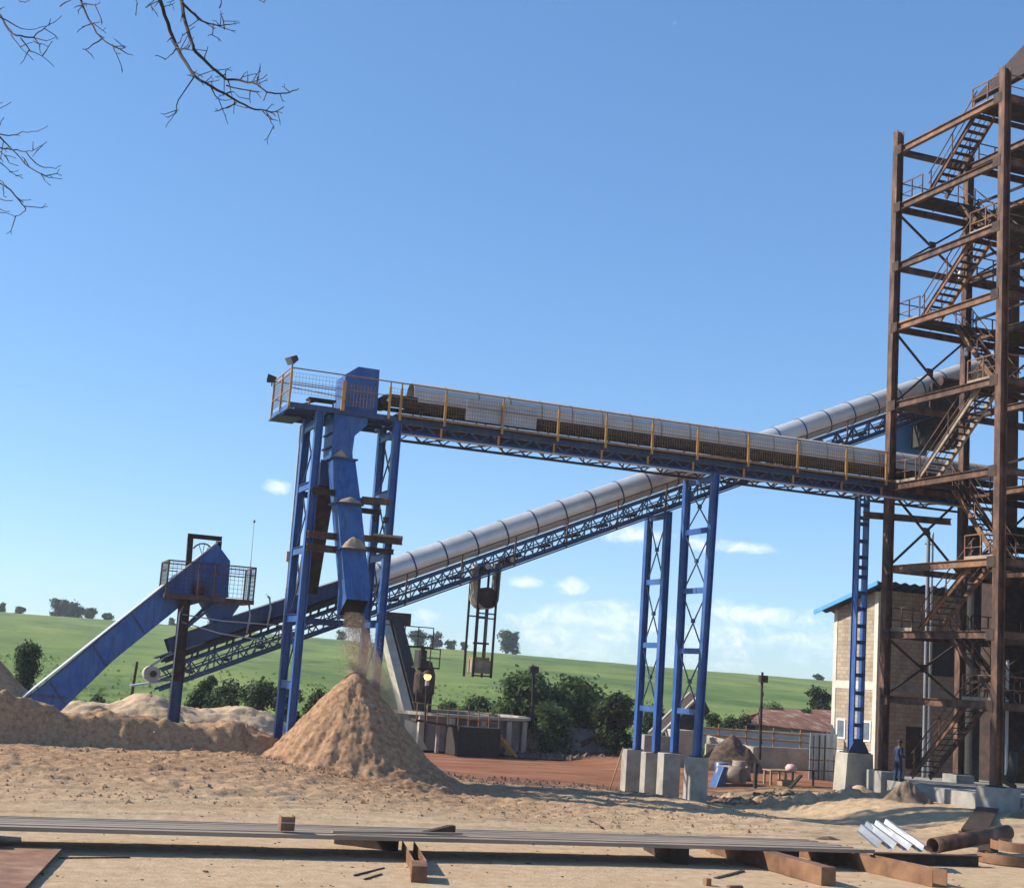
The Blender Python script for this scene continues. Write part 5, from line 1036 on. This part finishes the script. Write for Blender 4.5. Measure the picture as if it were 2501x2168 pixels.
vt(118,1662,1370,34,-.4,'tall airy tree just beside the pale corner of the block building', leaves=3500,size=.14,nl=10,mat=LEAF_F,crown0=.3)
# rank grass at the edge of the yard
n = 16000; dd = 80+RNG.random(n)*24; ll = (RNG.random(n)-.55)*.9*dd
B = np.stack([fv.x*dd+rv.x*ll, fv.y*dd+rv.y*ll, np.full(n,-.35)], -1); B = B[(ll < -8)|(dd > 98)]
o = scatter_cards('verge_grass', B, .7, .12, CANE); o['kind'] = 'stuff'

# ------------------------------------------------------------------ bare branches over the view
BT = thing('bare_tree', 'leafless tree whose dark twigs hang into the top of the view', 'tree', (-2.8, 10.5, 0))
def br(pts, Y=12., r=.011, parent=BT, root=None, twigs=0):
    P = [at(Y+.35*math.sin(i*.9+len(pts)), x/3.126, y/3.126) for i, (x, y) in enumerate(pts)]
    # smooth
    Q = []
    for i in range(len(P)-1):
        p0 = P[max(i-1,0)]; p1 = P[i]; p2 = P[i+1]; p3 = P[min(i+2,len(P)-1)]
        for t in (0,.33,.66): Q.append(.5*((2*p1)+(p2-p0)*t+(2*p0-5*p1+4*p2-p3)*t*t+(3*p1-p0-3*p2+p3)*t**3))
    Q.append(P[-1]); Q = [q+Vector((random.uniform(-1,1),random.uniform(-1,1),random.uniform(-1,1)))*.006 if 0 < i < len(Q)-1 else q for i, q in enumerate(Q)]
    if root: Q = [Vector(root)]+[Vector(root).lerp(Q[0], .5)+Vector((0,0,.25))]+Q
    rs = [max(.0028, r*(1-.78*i/(len(Q)-1))) for i in range(len(Q))]
    m = MB(); m.path(Q, rs, 6)
    for k in range(twigs):
        i = random.randrange(2 if root else 1, len(Q)-1); d = (Q[i]-Q[i-1]).normalized(); s = Vector((random.uniform(-1,1),random.uniform(-.6,.6),random.uniform(-1,1)))
        s = (s-d*s.dot(d)).normalized(); L = random.uniform(.05,.16); e = Q[i]+(s*.8+d*.5)*L; f = e+(d*.6+s*.2+Vector((0,0,random.uniform(-.6,.6))))*L*.6
        m.path([Q[i], e, f], [.0042,.0034,.0024], 5); m.path([e, e+(s+d*.1+Vector((0,0,random.uniform(-.7,.7))))*L*.3], [.003,.0022], 5)
    return m.build('branch', BARK, parent, True)
tr = MB(); tr.path([(-2.8,10.5,-.3),(-2.75,10.5,2.5),(-2.9,10.6,5.0),(-2.6,10.9,7.2),(-2.2,11.2,8.6)], [.24,.2,.17,.13,.09], 12); tr.build('trunk', BARK, BT, True)
h1, h2, h3 = (-2.2,11.2,8.6), (-2.3,11.1,8.2), (-2.75,10.8,6.4)
MB().path([h1,(-1.2,11.4,10.4),(.0,11.6,11.2),(1.2,11.8,11.2)], [.08,.06,.045,.03], 8).build('limb', BARK, BT, True); hl = (1.2,11.8,11.2)
br([(1000,-40),(1010,0),(1060,150),(1110,290),(1170,390),(1230,480),(1330,545),(1470,620),(1580,680),(1650,695),(1740,705),(1790,675)], r=.021, root=hl, twigs=12)
br([(1140,-40),(1145,0),(1165,120),(1205,260),(1240,330),(1310,400),(1400,480),(1440,500),(1530,510),(1620,535),(1690,580),(1760,595),(1830,580),(1885,560)], r=.019, root=hl, twigs=14)
br([(1150,20),(1230,100),(1320,150),(1420,160),(1515,145)], r=.012, twigs=6)
br([(505,-40),(510,0),(560,120),(640,245),(720,290),(780,330),(840,350)], r=.012, root=hl, twigs=5)
for q in ([(640,248),(560,305),(520,310)],[(575,150),(630,140)],[(575,150),(520,170)],[(710,285),(730,330),(760,340)],[(760,310),(795,295)],[(510,20),(600,30),(630,12)],[(515,35),(470,50)],[(380,40),(445,3),(470,-25)],[(920,48),(1000,5),(1050,-30)],[(955,40),(960,70)],[(1385,50),(1395,5),(1400,-30)],[(1415,185),(1400,110),(1388,90)],[(1345,150),(1345,210),(1312,228)],[(1640,5),(1670,20)],[(850,-20),(868,32)],
    [(1225,485),(1130,630),(1100,720),(1045,805)],[(1100,720),(1125,690)],[(1440,510),(1465,610)],[(1430,540),(1570,570),(1635,580)],[(1250,480),(1370,435)],[(1310,520),(1385,505)],[(1580,570),(1580,650)],[(1330,545),(1360,610),(1420,635),(1465,625)],[(1480,640),(1475,720)],[(1490,650),(1430,680),(1360,700)],[(1650,695),(1700,750),(1730,815)],[(1700,750),(1755,762)],[(1740,705),(1780,715)],[(1520,500),(1555,455)],[(1620,530),(1625,485),(1645,540)],[(1410,480),(1435,440)],[(1290,380),(1312,295)],[(1110,300),(1165,310),(1200,290)],[(1115,310),(1075,350),(1040,380)],[(1110,280),(1140,265),(1150,210)],[(1225,480),(1180,475)],[(1085,240),(1055,265)],[(1170,310),(1230,325)]):
    br(q, r=.0068, twigs=1)
br([(-60,40),(0,100),(60,200),(130,230),(210,235),(260,190),(310,160),(390,100)], r=.011, root=h2, twigs=3)
br([(-60,70),(0,110),(110,170),(180,185),(300,165)], r=.008, root=h2)
for q in ([(70,220),(130,300),(210,380)],[(130,240),(190,320),(265,355),(340,420)],[(185,315),(130,405)],[(210,240),(290,260),(345,240)],[(265,355),(330,260)],[(210,260),(300,295)],[(130,295),(205,270)],[(310,160),(320,120)],[(0,60),(30,45)],[(250,290),(260,340)],[(40,160),(80,210)],[(120,5),(160,12),(185,3)]): br(q, r=.006)
br([(-60,845),(0,850),(90,852),(140,835),(240,825),(300,795)], r=.0075, root=h3)
br([(-60,820),(0,870),(70,940),(160,1030),(240,1085),(310,1120),(390,1130)], r=.009, root=h3, twigs=3)
br([(-60,925),(0,935),(80,945),(160,955),(220,945),(295,895)], r=.0085, root=h3, twigs=2)
br([(-60,1130),(0,1160),(60,1195),(120,1265),(165,1315),(130,1355),(90,1365),(40,1345),(0,1340)], r=.0075, root=h3, twigs=3)
for q in ([(165,960),(240,1040),(350,1060),(385,1045)],[(-20,955),(60,985),(100,1000)],[(-20,1015),(10,1035),(70,1085),(145,1128)],[(260,1095),(280,1140),(320,1170)],[(30,985),(60,1030),(115,1045)],[(120,1265),(195,1260)],[(-20,1250),(40,1270),(80,1265)],[(-20,700),(0,690),(70,645)],[(-10,800),(0,780),(25,740)],[(90,852),(125,860)],[(208,945),(210,895)],[(-10,1130),(30,1165),(40,1185)],[(60,1085),(115,1075)],[(100,1110),(140,1105)],[(270,1100),(330,1118)],[(-20,660),(15,648)],[(-20,1310),(20,1330),(60,1335)],[(20,1180),(25,1230),(40,1243)]): br(q, r=.0055)

# ------------------------------------------------------------------ steel lying in the sand in front
for i in range(14):
    y = 32.55+i*.152+random.uniform(-.005,.005); zt = .56+random.uniform(-.014,.010); x1 = 23.0-.05*i+random.uniform(-.15,.25)
    m = MB(); m.chan((-3.5+random.uniform(-.3,.3), y+.075, zt-.045), (x1, y+.075, zt-.045), .147, .09, .012, (0,1,0), flip=-1)
    tag(m.build('steel_channel', STACKM, None), 'long dull grey steel channel lying in the flat stack across the sand', 'steel channel', 'steel channels stacked across the sand')
def lying(name, p, q, h, w, mat, label, cat, kind='box', group=None, z=.0, up=(0,0,1)):
    p, q = Vector(p), Vector(q); o_ = Vector((0,0,h/2+z)); m = MB()
    if kind == 'box': m.bar(p+o_, q+o_, w, h, up)
    elif kind == 'i': m.ibeam(p+o_, q+o_, h, w, .02, .014, up)
    elif kind == 'u':
        H, W_ = h/2, w/2; m.sweep([(-W_,-H),(W_,-H),(W_,H),(W_-.02,H),(W_-.02,-H+.02),(-W_+.02,-H+.02),(-W_+.02,H),(-W_,H)], p+o_, q+o_, up)
    return tag(m.build(name, mat, None, bevel=.006), label, cat, group)
g0 = lambda x, y: atz(0., x, y)
lying('box_beam', g0(1672,1787), Vector((20.05,35.6,0)), .43, .40, RUST_P, 'square rusty box beam jutting out from under the channel stack', 'box beam')
lying('box_beam', Vector((17.6,32.9,0)), Vector((18.2,35.6,0)), .43, .5, RUST_D, 'dark rusty box beam hidden under the end of the channel stack', 'box beam')
lying('trough_channel', g0(1897,1789), Vector((22.6,35.3,0)), .40, .5, RUST_P, 'open rusty trough channel lying beside the square box beam', 'channel', 'u')
lying('box_beam', Vector((21.0,33.0,0)), Vector((21.4,35.4,0)), .43, .35, RUST_D, 'short dark beam propping the stack behind the open trough channel', 'box beam')
lying('bearer_beam', g0(800,1716), Vector((9.3,35.4,0)), .43, .22, RUST_D, 'upright rusty bearer under the middle of the channel stack', 'beam')
lying('steel_offcut', g0(846,1764), g0(822,1722), .30, .30, RUST_P, 'rusty channel offcut sloping out from under the middle of the stack', 'offcut', 'u')
b = lying('steel_block', g0(845,1781), g0(843,1768), .34, .33, RUST_P, 'square rusty steel block in front of the middle bearer', 'block')
lying('bearer_beam', Vector((1.0,32.2,0)), Vector((1.1,35.4,0)), .43, .3, RUST_D, 'dark rusty bearer under the end of the stack beside the flat plate', 'beam')
p = [atz(.12,*q) for q in ((19,1706),(125,1711),(50,1791),(-60,1800),(-60,1712))]
m = MB(); m.prismz([(a.x,a.y) for a in p][::-1], .10, .125); PLT = simple('plate_with_spill', [(.3,(.15,.065,.03)),(.5,(.26,.125,.06)),(.62,(.34,.19,.10)),(.72,(.46,.36,.25))], 1.3, .7, .05, .2, .004)
tag(m.build('flat_plate', PLT, None), 'wide flat rusty steel plate with a pale spill patch on the sand', 'plate')
for q0, q1 in (((30,1720),(20,1785)),((100,1722),(52,1775))): lying('timber_bearer', atz(0,*q0), atz(0,*q1), .1, .1, BARK, 'dark timber bearer hidden beneath the flat rusty plate', 'timber', group='bearers under the flat plate')
lying('rusty_rod', g0(118,1732), g0(262,1731), .03, .05, RUST_D, 'long thin rusty rod on the sand beside the flat plate', 'rod')
lying('angle_iron', atz(.57,670,1680), atz(.57,932,1684), .05, .07, STACKM, 'thin steel angle lying on top of the channel stack', 'angle iron')
b0 = atz(.56,924,1685); m = MB(); m.prism([(b0.x-.75,.572),(b0.x+.02,.572),(b0.x+.02,.75),(b0.x-.12,.74)], b0.y+.25, b0.y+.5); tag(m.build('bent_plate', RUST_D, None), 'small bent dark plate at the end of the thin angle on the stack', 'plate')
b0 = atz(.56,580,1677); BX = thing('rusty_box', 'small rusty open box standing on the channel stack', 'box', (b0.x,b0.y,.57))
m = MB(); m.box(b0.x-.16,b0.x+.16,b0.y,b0.y+.02,.57,.88); m.box(b0.x-.16,b0.x-.145,b0.y+.02,b0.y+.3,.57,.9); m.box(b0.x+.145,b0.x+.16,b0.y+.02,b0.y+.3,.57,.9); m.box(b0.x-.145,b0.x+.145,b0.y+.28,b0.y+.3,.57,.84); m.build('box_shell', RUST_P, BX); MB().box(b0.x-.15,b0.x+.15,b0.y-.012,b0.y-.001,.74,.76).build('weld_seam', SHEET, BX)
heap('earth_clod', (*atz(.57,1672,1693).to_2d(), .565), .42, .16, .1, 'clod of brown earth lying on the channel stack', 'clod', SOIL, 20, 8, .05)
# bright corrugated sheets
CS = thing('roof_sheet', 'bright corrugated metal roofing sheets leaning at the end of the channel stack', 'roofing sheet', (24,34,.5))
def corr(x0, x1, yb, zb, yf, zf, mat, sk):      # ribs run from the raised back edge down to the front edge
    m = MB(); vs = []; pitch = .32; prof = [(0,0),(.05,0),(.13,.17),(.19,.17),(.27,0)]; F = []
    x = 0.
    while x < x1-x0:
        F += [(x+a, h) for a, h in prof]; x += pitch
    for u, h in F: vs += [(x0+u, yb, zb+h-.12*(1-u/(x1-x0))), (x0+u+sk, yf+.9*(1-min(1,(u+.3)/(x1-x0))), zf+h*.95)]
    N = len(vs); vs += [(a,b_+.006,c-.008) for a,b_,c in vs]; fs = []
    for i in range(len(F)-1): k = 2*i; fs += [(k,k+1,k+3,k+2),(N+k,N+k+2,N+k+3,N+k+1),(k,k+2,N+k+2,N+k),(k+1,N+k+1,N+k+3,k+3)]
    m.add(vs, fs+[(0,N,N+1,1),(N-2,N-1,2*N-1,2*N-2)]); return m.build('corrugated_sheet', mat, CS)
fl, bk = atz(.52,1742,1712), atz(.95,1850,1669)
fl = atz(.5,1790,1716); bk = atz(.5,1852,1716)
corr(fl.x-.1,bk.x,fl.y+1.25,.98,fl.y,.50,GALV_B,.22); corr(fl.x+.12,bk.x-.05,fl.y+1.32,1.05,fl.y+.4,.60,SHEET,.22)
PP = thing('steel_pipe', 'large rusty steel pipe lying behind the bright corrugated sheets', 'pipe', (27,35,.5))
def hollow(a, b, r, mat, parent, nm, k=.9):
    m = MB(); n = 28; a, b = Vector(a), Vector(b); d = (b-a).normalized(); u = d.cross(Vector((0,0,1))).normalized(); v = u.cross(d)
    vs = [c+(u*math.cos(2*math.pi*i/n)+v*math.sin(2*math.pi*i/n))*R for c, R in ((a,r),(b,r),(b,r*k),(a,r*k)) for i in range(n)]
    m.add(vs, [(j*n+i, j*n+(i+1) % n, ((j+1) % 4)*n+(i+1) % n, ((j+1) % 4)*n+i) for j in range(4) for i in range(n)]); return m.build(nm, mat, parent, True)
pa, pb = atz(.28,1883,1706), atz(.62,2034,1679); hollow(pa, pb, .235, RUST, PP, 'pipe_wall')
m = MB(); d = (pb-pa).normalized(); m.tube(pa+d*.5, pa+d*.52, .2, 20); m.build('dark_inner_disc', DARKM, PP)  # dark disc set inside the open pipe
lying('girder', g0(1762,1742), g0(1975,1748), .3, .3, RUST_D, 'long dark rusty girder on the sand in front of the big pipe', 'girder', 'i')
tm = MB(); q = (pa+pb)/2; tm.box(pb.x-.9,pb.x-.6,pb.y-.3,pb.y+.3,-.1,pb.z-.3); tag(tm.build('timber_block', BARK, None, bevel=.01), 'dark timber block propping the far end of the big pipe', 'timber block')
def ring(cx, cy, z, R, a0, a1, label):
    m = MB(); n = 26; sec = [(-.13,0),(.13,0),(.13,.26),(.10,.26),(.10,.03),(-.10,.03),(-.10,.26),(-.13,.26)]; k = len(sec); vs = []
    for i in range(n+1):
        a = a0+(a1-a0)*i/n; vs += [(cx+(R+q[0])*math.cos(a), cy+(R+q[0])*math.sin(a), z+q[1]) for q in sec]
    fs = [(i*k+j, i*k+(j+1) % k, (i+1)*k+(j+1) % k, (i+1)*k+j) for i in range(n) for j in range(k)]+[tuple(range(k))[::-1], tuple(range(n*k,(n+1)*k))]
    return tag(m.add(vs, fs).build('curved_channel', RUST_P, None, bevel=.005), label, 'curved channel')
c1 = g0(2033,1742); c2_ = g0(2075,1738)
ring(c1.x, c1.y, .02, .72, 1.6, 4.9, 'half ring of rusty channel lying flat on the sand, nearer the girder end'); ring(c2_.x, c2_.y+.2, .29, .82, 1.5, 5.0, 'upper half ring of rusty channel overlapping the flat one')
m = MB(); a, b = atz(.5,1966,1676), atz(.62,1994,1630); m.bar(a, b, .8, .06); m.box(a.x-.3,a.x+.3,a.y+.2,a.y+.4,-.1,.46); tag(m.build('dark_plate', RUST_D, None), 'long dark rusty plate lying away behind the big pipe', 'plate')
lying('rusty_block', g0(1422,1786), g0(1432,1786), .16, .16, RUST_P, 'small cubic rusty offcut on the bare sand', 'offcut')
lying('flat_bar', g0(1470,1791), g0(1496,1790), .05, .12, RUST_P, 'short flat rusty bar on the sand near the cubic offcut', 'flat bar')
lying('flat_bar', g0(1445,1772), g0(1500,1757), .02, .12, RUST_D, 'thin flat strip of rusty steel beside the square box beam', 'flat bar')
lying('bent_rod', g0(715,1767), g0(775,1752), .03, .05, RUST_D, 'bent rusty rod near the middle bearer of the stack', 'rod'); lying('bent_rod', g0(735,1775), g0(770,1764), .03, .04, RUST, 'shorter rusty rod lying beside the bent one', 'rod')
lying('steel_angle', g0(1190,1657), g0(1216,1672), .05, .06, RUST_D, 'short dark angle lying alone on the sand behind the stack', 'angle iron')
m = MB(); rr = random.Random(5)
for k in range(420):
    y = rr.uniform(28.5,41); x = rr.uniform(.2,.84*y); s = rr.uniform(.008,.03)*(1.8 if rr.random() < .06 else 1); z = gz(x,y)
    m.bar((x,y,z+s*.3),(x+rr.uniform(-3,3)*s,y+rr.uniform(-2,2)*s,z+s*.5), s, s*.5)
o = m.build('loose_debris', SOIL, None); o['kind'] = 'stuff'
m = MB()
for k in range(2600):
    y = rr.uniform(40.5,53); x = rr.uniform(.2,.62*y); s = rr.uniform(.02,.06)*(1.9 if rr.random() < .12 else 1); z = gz(x,y); a = rr.uniform(0,3.1)
    dx, dy = math.cos(a)*s, math.sin(a)*s; m.add([(x-dx,y-dy,z-.01),(x+dy,y-dx,z-.01),(x+dx,y+dy,z-.01),(x-dy,y+dx,z-.01),(x+rr.uniform(-.4,.4)*s,y+rr.uniform(-.4,.4)*s,z+s*.8)], [(0,1,4),(1,2,4),(2,3,4),(3,0,4)])
for k in range(900):                               # spill round the foot of the pile
    a = rr.uniform(2.6,6.6); R = 3.7+abs(rr.gauss(0,.9)); x, y = 14.02+R*math.cos(a), 52.55+R*math.sin(a); s = rr.uniform(.015,.055)*(1.9 if rr.random() < .1 else 1); z = gz(x,y)+max(0,(4.2-R)*.3)
    dx, dy = math.cos(k)*s, math.sin(k)*s; m.add([(x-dx,y-dy,z-.06),(x+dy,y-dx,z-.06),(x+dx,y+dy,z-.06),(x-dy,y+dx,z-.06),(x,y,z+s*.5)], [(0,1,4),(1,2,4),(2,3,4),(3,0,4)])
o = m.build('bagasse_clods', BAG, None); o['kind'] = 'stuff'

# ------------------------------------------------------------------ the worker
def skin(name, joints, edges, mat, parent, sub=2):
    me = bpy.data.meshes.new(name); me.from_pydata([j[0] for j in joints], edges, []); o = link(name, me, mat, parent)
    sk = o.modifiers.new('skin', 'SKIN'); sk.use_smooth_shade = True
    for i, j in enumerate(joints):
        r = j[1]; me.skin_vertices[0].data[i].radius = (r, r) if not isinstance(r, tuple) else r
    me.skin_vertices[0].data[0].use_root = True
    sb = o.modifiers.new('sub', 'SUBSURF'); sb.levels = sb.render_levels = sub; return o
def worker(p):
    t = thing('person', 'worker in navy overalls and a dark cap standing on the slab by the stair foot', 'person', p)
    P = lambda x, y, z: (p[0]+x, p[1]+y, p[2]+z)
    J = [(P(0,0,.95),(.15,.11)),(P(0,0,1.12),(.13,.10)),(P(.02,0,1.30),(.16,.11)),(P(.02,0,1.42),(.12,.09)),(P(.03,0,1.50),.055),(P(.05,0,1.60),(.085,.09)),(P(.06,0,1.68),(.078,.085)),
      (P(.0,-.10,.88),.095),(P(.03,-.12,.50),.065),(P(.0,-.12,.10),.045),(P(.14,-.13,.04),.04),(P(-.02,.10,.88),.095),(P(-.02,.12,.50),.065),(P(-.07,.12,.10),.045),(P(.07,.13,.04),.04),
      (P(.01,-.19,1.40),.062),(P(-.02,-.25,1.12),.046),(P(.18,-.22,1.02),.036),(P(.25,-.20,1.02),.03),(P(.01,.19,1.40),.062),(P(-.03,.26,1.12),.046),(P(.15,.22,.98),.036),(P(.22,.20,.97),.03)]
    E = [(0,1),(1,2),(2,3),(3,4),(4,5),(5,6),(0,7),(7,8),(8,9),(9,10),(0,11),(11,12),(12,13),(13,14),(3,15),(15,16),(16,17),(17,18),(3,19),(19,20),(20,21),(21,22)]
    for h, sy in ((18,1),(22,-1)):
        b = Vector(J[h][0])
        for k in range(4):
            i = len(J); q = b+Vector((.045,sy*(.03-.02*k),.012-.004*k)); L = (.05,.058,.054,.042)[k]
            J += [(tuple(q),.009),(tuple(q+Vector((L*.6,0,-.012))),.0085),(tuple(q+Vector((L,0,-.035))),.0075)]; E += [(h,i),(i,i+1),(i+1,i+2)]
        i = len(J); J += [(tuple(b+Vector((.02,sy*.04,.01))),.011),(tuple(b+Vector((.055,sy*.055,.02))),.009)]; E += [(h,i),(i,i+1)]
    b = skin('body', J, E, SKIN, t)
    C_ = [(P(0,0,.95),(.172,.132)),(P(0,0,1.12),(.152,.122)),(P(.02,0,1.30),(.178,.132)),(P(.02,0,1.43),(.135,.105)),(P(.0,-.10,.88),.112),(P(.03,-.12,.50),.085),(P(.0,-.12,.14),.068),(P(-.02,.10,.88),.112),(P(-.02,.12,.50),.085),(P(-.07,.12,.14),.068),
      (P(.01,-.19,1.41),.078),(P(-.02,-.25,1.12),.062),(P(.15,-.223,1.03),.05),(P(.01,.19,1.41),.078),(P(-.03,.26,1.12),.062),(P(.12,.223,.995),.05)]
    skin('overalls', C_, [(0,1),(1,2),(2,3),(0,4),(4,5),(5,6),(0,7),(7,8),(8,9),(3,10),(10,11),(11,12),(3,13),(13,14),(14,15)], CLOTH, t)
    for (x,y) in ((.06,-.125),(-.01,.125)): m = MB(); m.prism([(p[0]+x-.12,p[2]),(p[0]+x+.16,p[2]),(p[0]+x+.16,p[2]+.05),(p[0]+x+.02,p[2]+.11),(p[0]+x+.0,p[2]+.17),(p[0]+x-.11,p[2]+.17)], p[1]+y-.05, p[1]+y+.05); m.build('boot', DARKM, t, bevel=.015)
    m = MB(); m.lathe([(.108,.0),(.112,.03),(.10,.08),(.06,.115),(0,.125)], P(.055,0,1.665), 18); c = m.build('cap', DARKM, t, True)
    m = MB(); m.box(p[0]+.12,p[0]+.23,p[1]-.07,p[1]+.07,p[2]+1.665,p[2]+1.68); m.build('brim', DARKM, c, bevel=.005)
    for s in (-1,1): MB().lathe([(.0,-.012),(.012,0),(0,.012)], P(.138,s*.032,1.615), 8).build('eye', WHITE, b)
    m = MB(); m.add([P(.13,-.014,1.57),P(.13,.014,1.57),P(.165,0,1.572),P(.136,0,1.62)], [(0,1,2),(0,2,3),(1,3,2),(0,3,1)]); m.build('nose', SKIN, b)
worker((38.75, 52.75, 1.05))

# ------------------------------------------------------------------ light, sky, clouds
SUN_AZ = Vector((-.89,.455,0)).normalized(); EL = rad(34)
sd = SUN_AZ*math.cos(EL)+Vector((0,0,math.sin(EL)))
L = bpy.data.lights.new('sun', 'SUN'); L.energy = 5.0; L.angle = rad(.53); L.color = (1,.93,.82)
so = bpy.data.objects.new('sun', L); COL.objects.link(so); so.rotation_euler = (-sd).to_track_quat('-Z','Y').to_euler(); so.location = (0,0,50)
w = bpy.data.worlds.new('World'); SC.world = w; w.use_nodes = True; nt = w.node_tree; nt.nodes.clear()
sky = nd(nt,'ShaderNodeTexSky', sky_type='NISHITA'); sky.sun_disc = False; sky.sun_elevation = EL; sky.sun_rotation = math.atan2(SUN_AZ.x, SUN_AZ.y)
sky.altitude = 1100; sky.air_density = 1.0; sky.dust_density = SKY_DUST; sky.ozone_density = 2.2
bg = nd(nt,'ShaderNodeBackground'); out = nd(nt,'ShaderNodeOutputWorld'); nt.links.new(bg.outputs[0], out.inputs[0]); bg.inputs[1].default_value = SKY_STR
tcn = nd(nt,'ShaderNodeTexCoord'); sp = nd(nt,'ShaderNodeSeparateXYZ'); nt.links.new(tcn.outputs['Generated'], sp.inputs[0])
az = math_(nt,'ARCTAN2', sp.outputs[0], sp.outputs[1]); el = math_(nt,'ARCSINE', sp.outputs[2])
cv = nd(nt,'ShaderNodeCombineXYZ'); nt.links.new(az, cv.inputs[0]); nt.links.new(math_(nt,'MULTIPLY', el, 1.5), cv.inputs[1])
n1 = noise(nt, cv.outputs[0], 58, 9, .66, .5); n2 = noise(nt, cv.outputs[0], 14, 4, .6)
tot = None
for x, y, wx, wy, s in ((551,983,30,18,.82),(520,990,50,8,.3),(1060,1175,38,12,.75),(1160,1184,34,20,.9),(1285,1082,60,20,1.),(1420,1100,50,16,.8),(1505,1105,62,14,.85),(1215,1245,150,40,.75),(1175,1290,130,45,.7),(1520,1240,130,30,.9),(1590,1290,110,50,.7),(1480,1290,110,45,.65),(1080,1250,70,26,.5),(250,1150,90,14,.28),(960,1300,80,25,.4),(1330,1330,300,22,.45),(60,1225,200,18,.35),(850,1240,60,25,.4)):
    d = sight(x,y).normalized(); a0 = math.atan2(d.x,d.y); e0 = math.asin(d.z); k = 1.21/3450
    u = math_(nt,'DIVIDE', math_(nt,'SUBTRACT', az, a0), wx*k*1.05); v = math_(nt,'DIVIDE', math_(nt,'SUBTRACT', el, e0), wy*k)
    r2 = math_(nt,'ADD', math_(nt,'MULTIPLY',u,u), math_(nt,'MULTIPLY',v,v))
    g = math_(nt,'MULTIPLY', math_(nt,'POWER', 2.718, math_(nt,'MULTIPLY', r2, -.8)), s)
    tot = g if tot is None else math_(nt,'MAXIMUM', tot, g)
al = math_(nt,'MULTIPLY', math_(nt,'SUBTRACT', math_(nt,'ADD', tot, math_(nt,'MULTIPLY', math_(nt,'ADD', n1, n2), 1.15)), 1.52), 1.5, clamp=True)
cl = mix(nt, ramp(nt, n1, [(.35,(0,0,0)),(.65,(1,1,1))]), (6.2,6.6,7.4), (8.8,8.7,8.6))
hs = nd(nt,'ShaderNodeHueSaturation'); nt.links.new(sky.outputs[0], hs.inputs['Color']); hs.inputs['Saturation'].default_value = SKY_SAT; hs.inputs['Hue'].default_value = SKY_HUE
gm_ = nd(nt,'ShaderNodeGamma'); nt.links.new(hs.outputs[0], gm_.inputs[0]); gm_.inputs[1].default_value = SKY_GAM
sk_ = mix(nt, 1., gm_.outputs[0], SKY_MUL, 'MULTIPLY')
nt.links.new(mix(nt, math_(nt,'MULTIPLY', al, .62), sk_, cl), bg.inputs[0])
SC.view_settings.view_transform = 'Standard'; SC.view_settings.look = 'None'; SC.view_settings.exposure = EXPO; SC.view_settings.gamma = 1
SC.cycles.max_bounces = 6; SC.cycles.transparent_max_bounces = 8; SC.cycles.volume_bounces = 1; SC.cycles.volume_step_rate = 2; SC.cycles.use_denoising = True
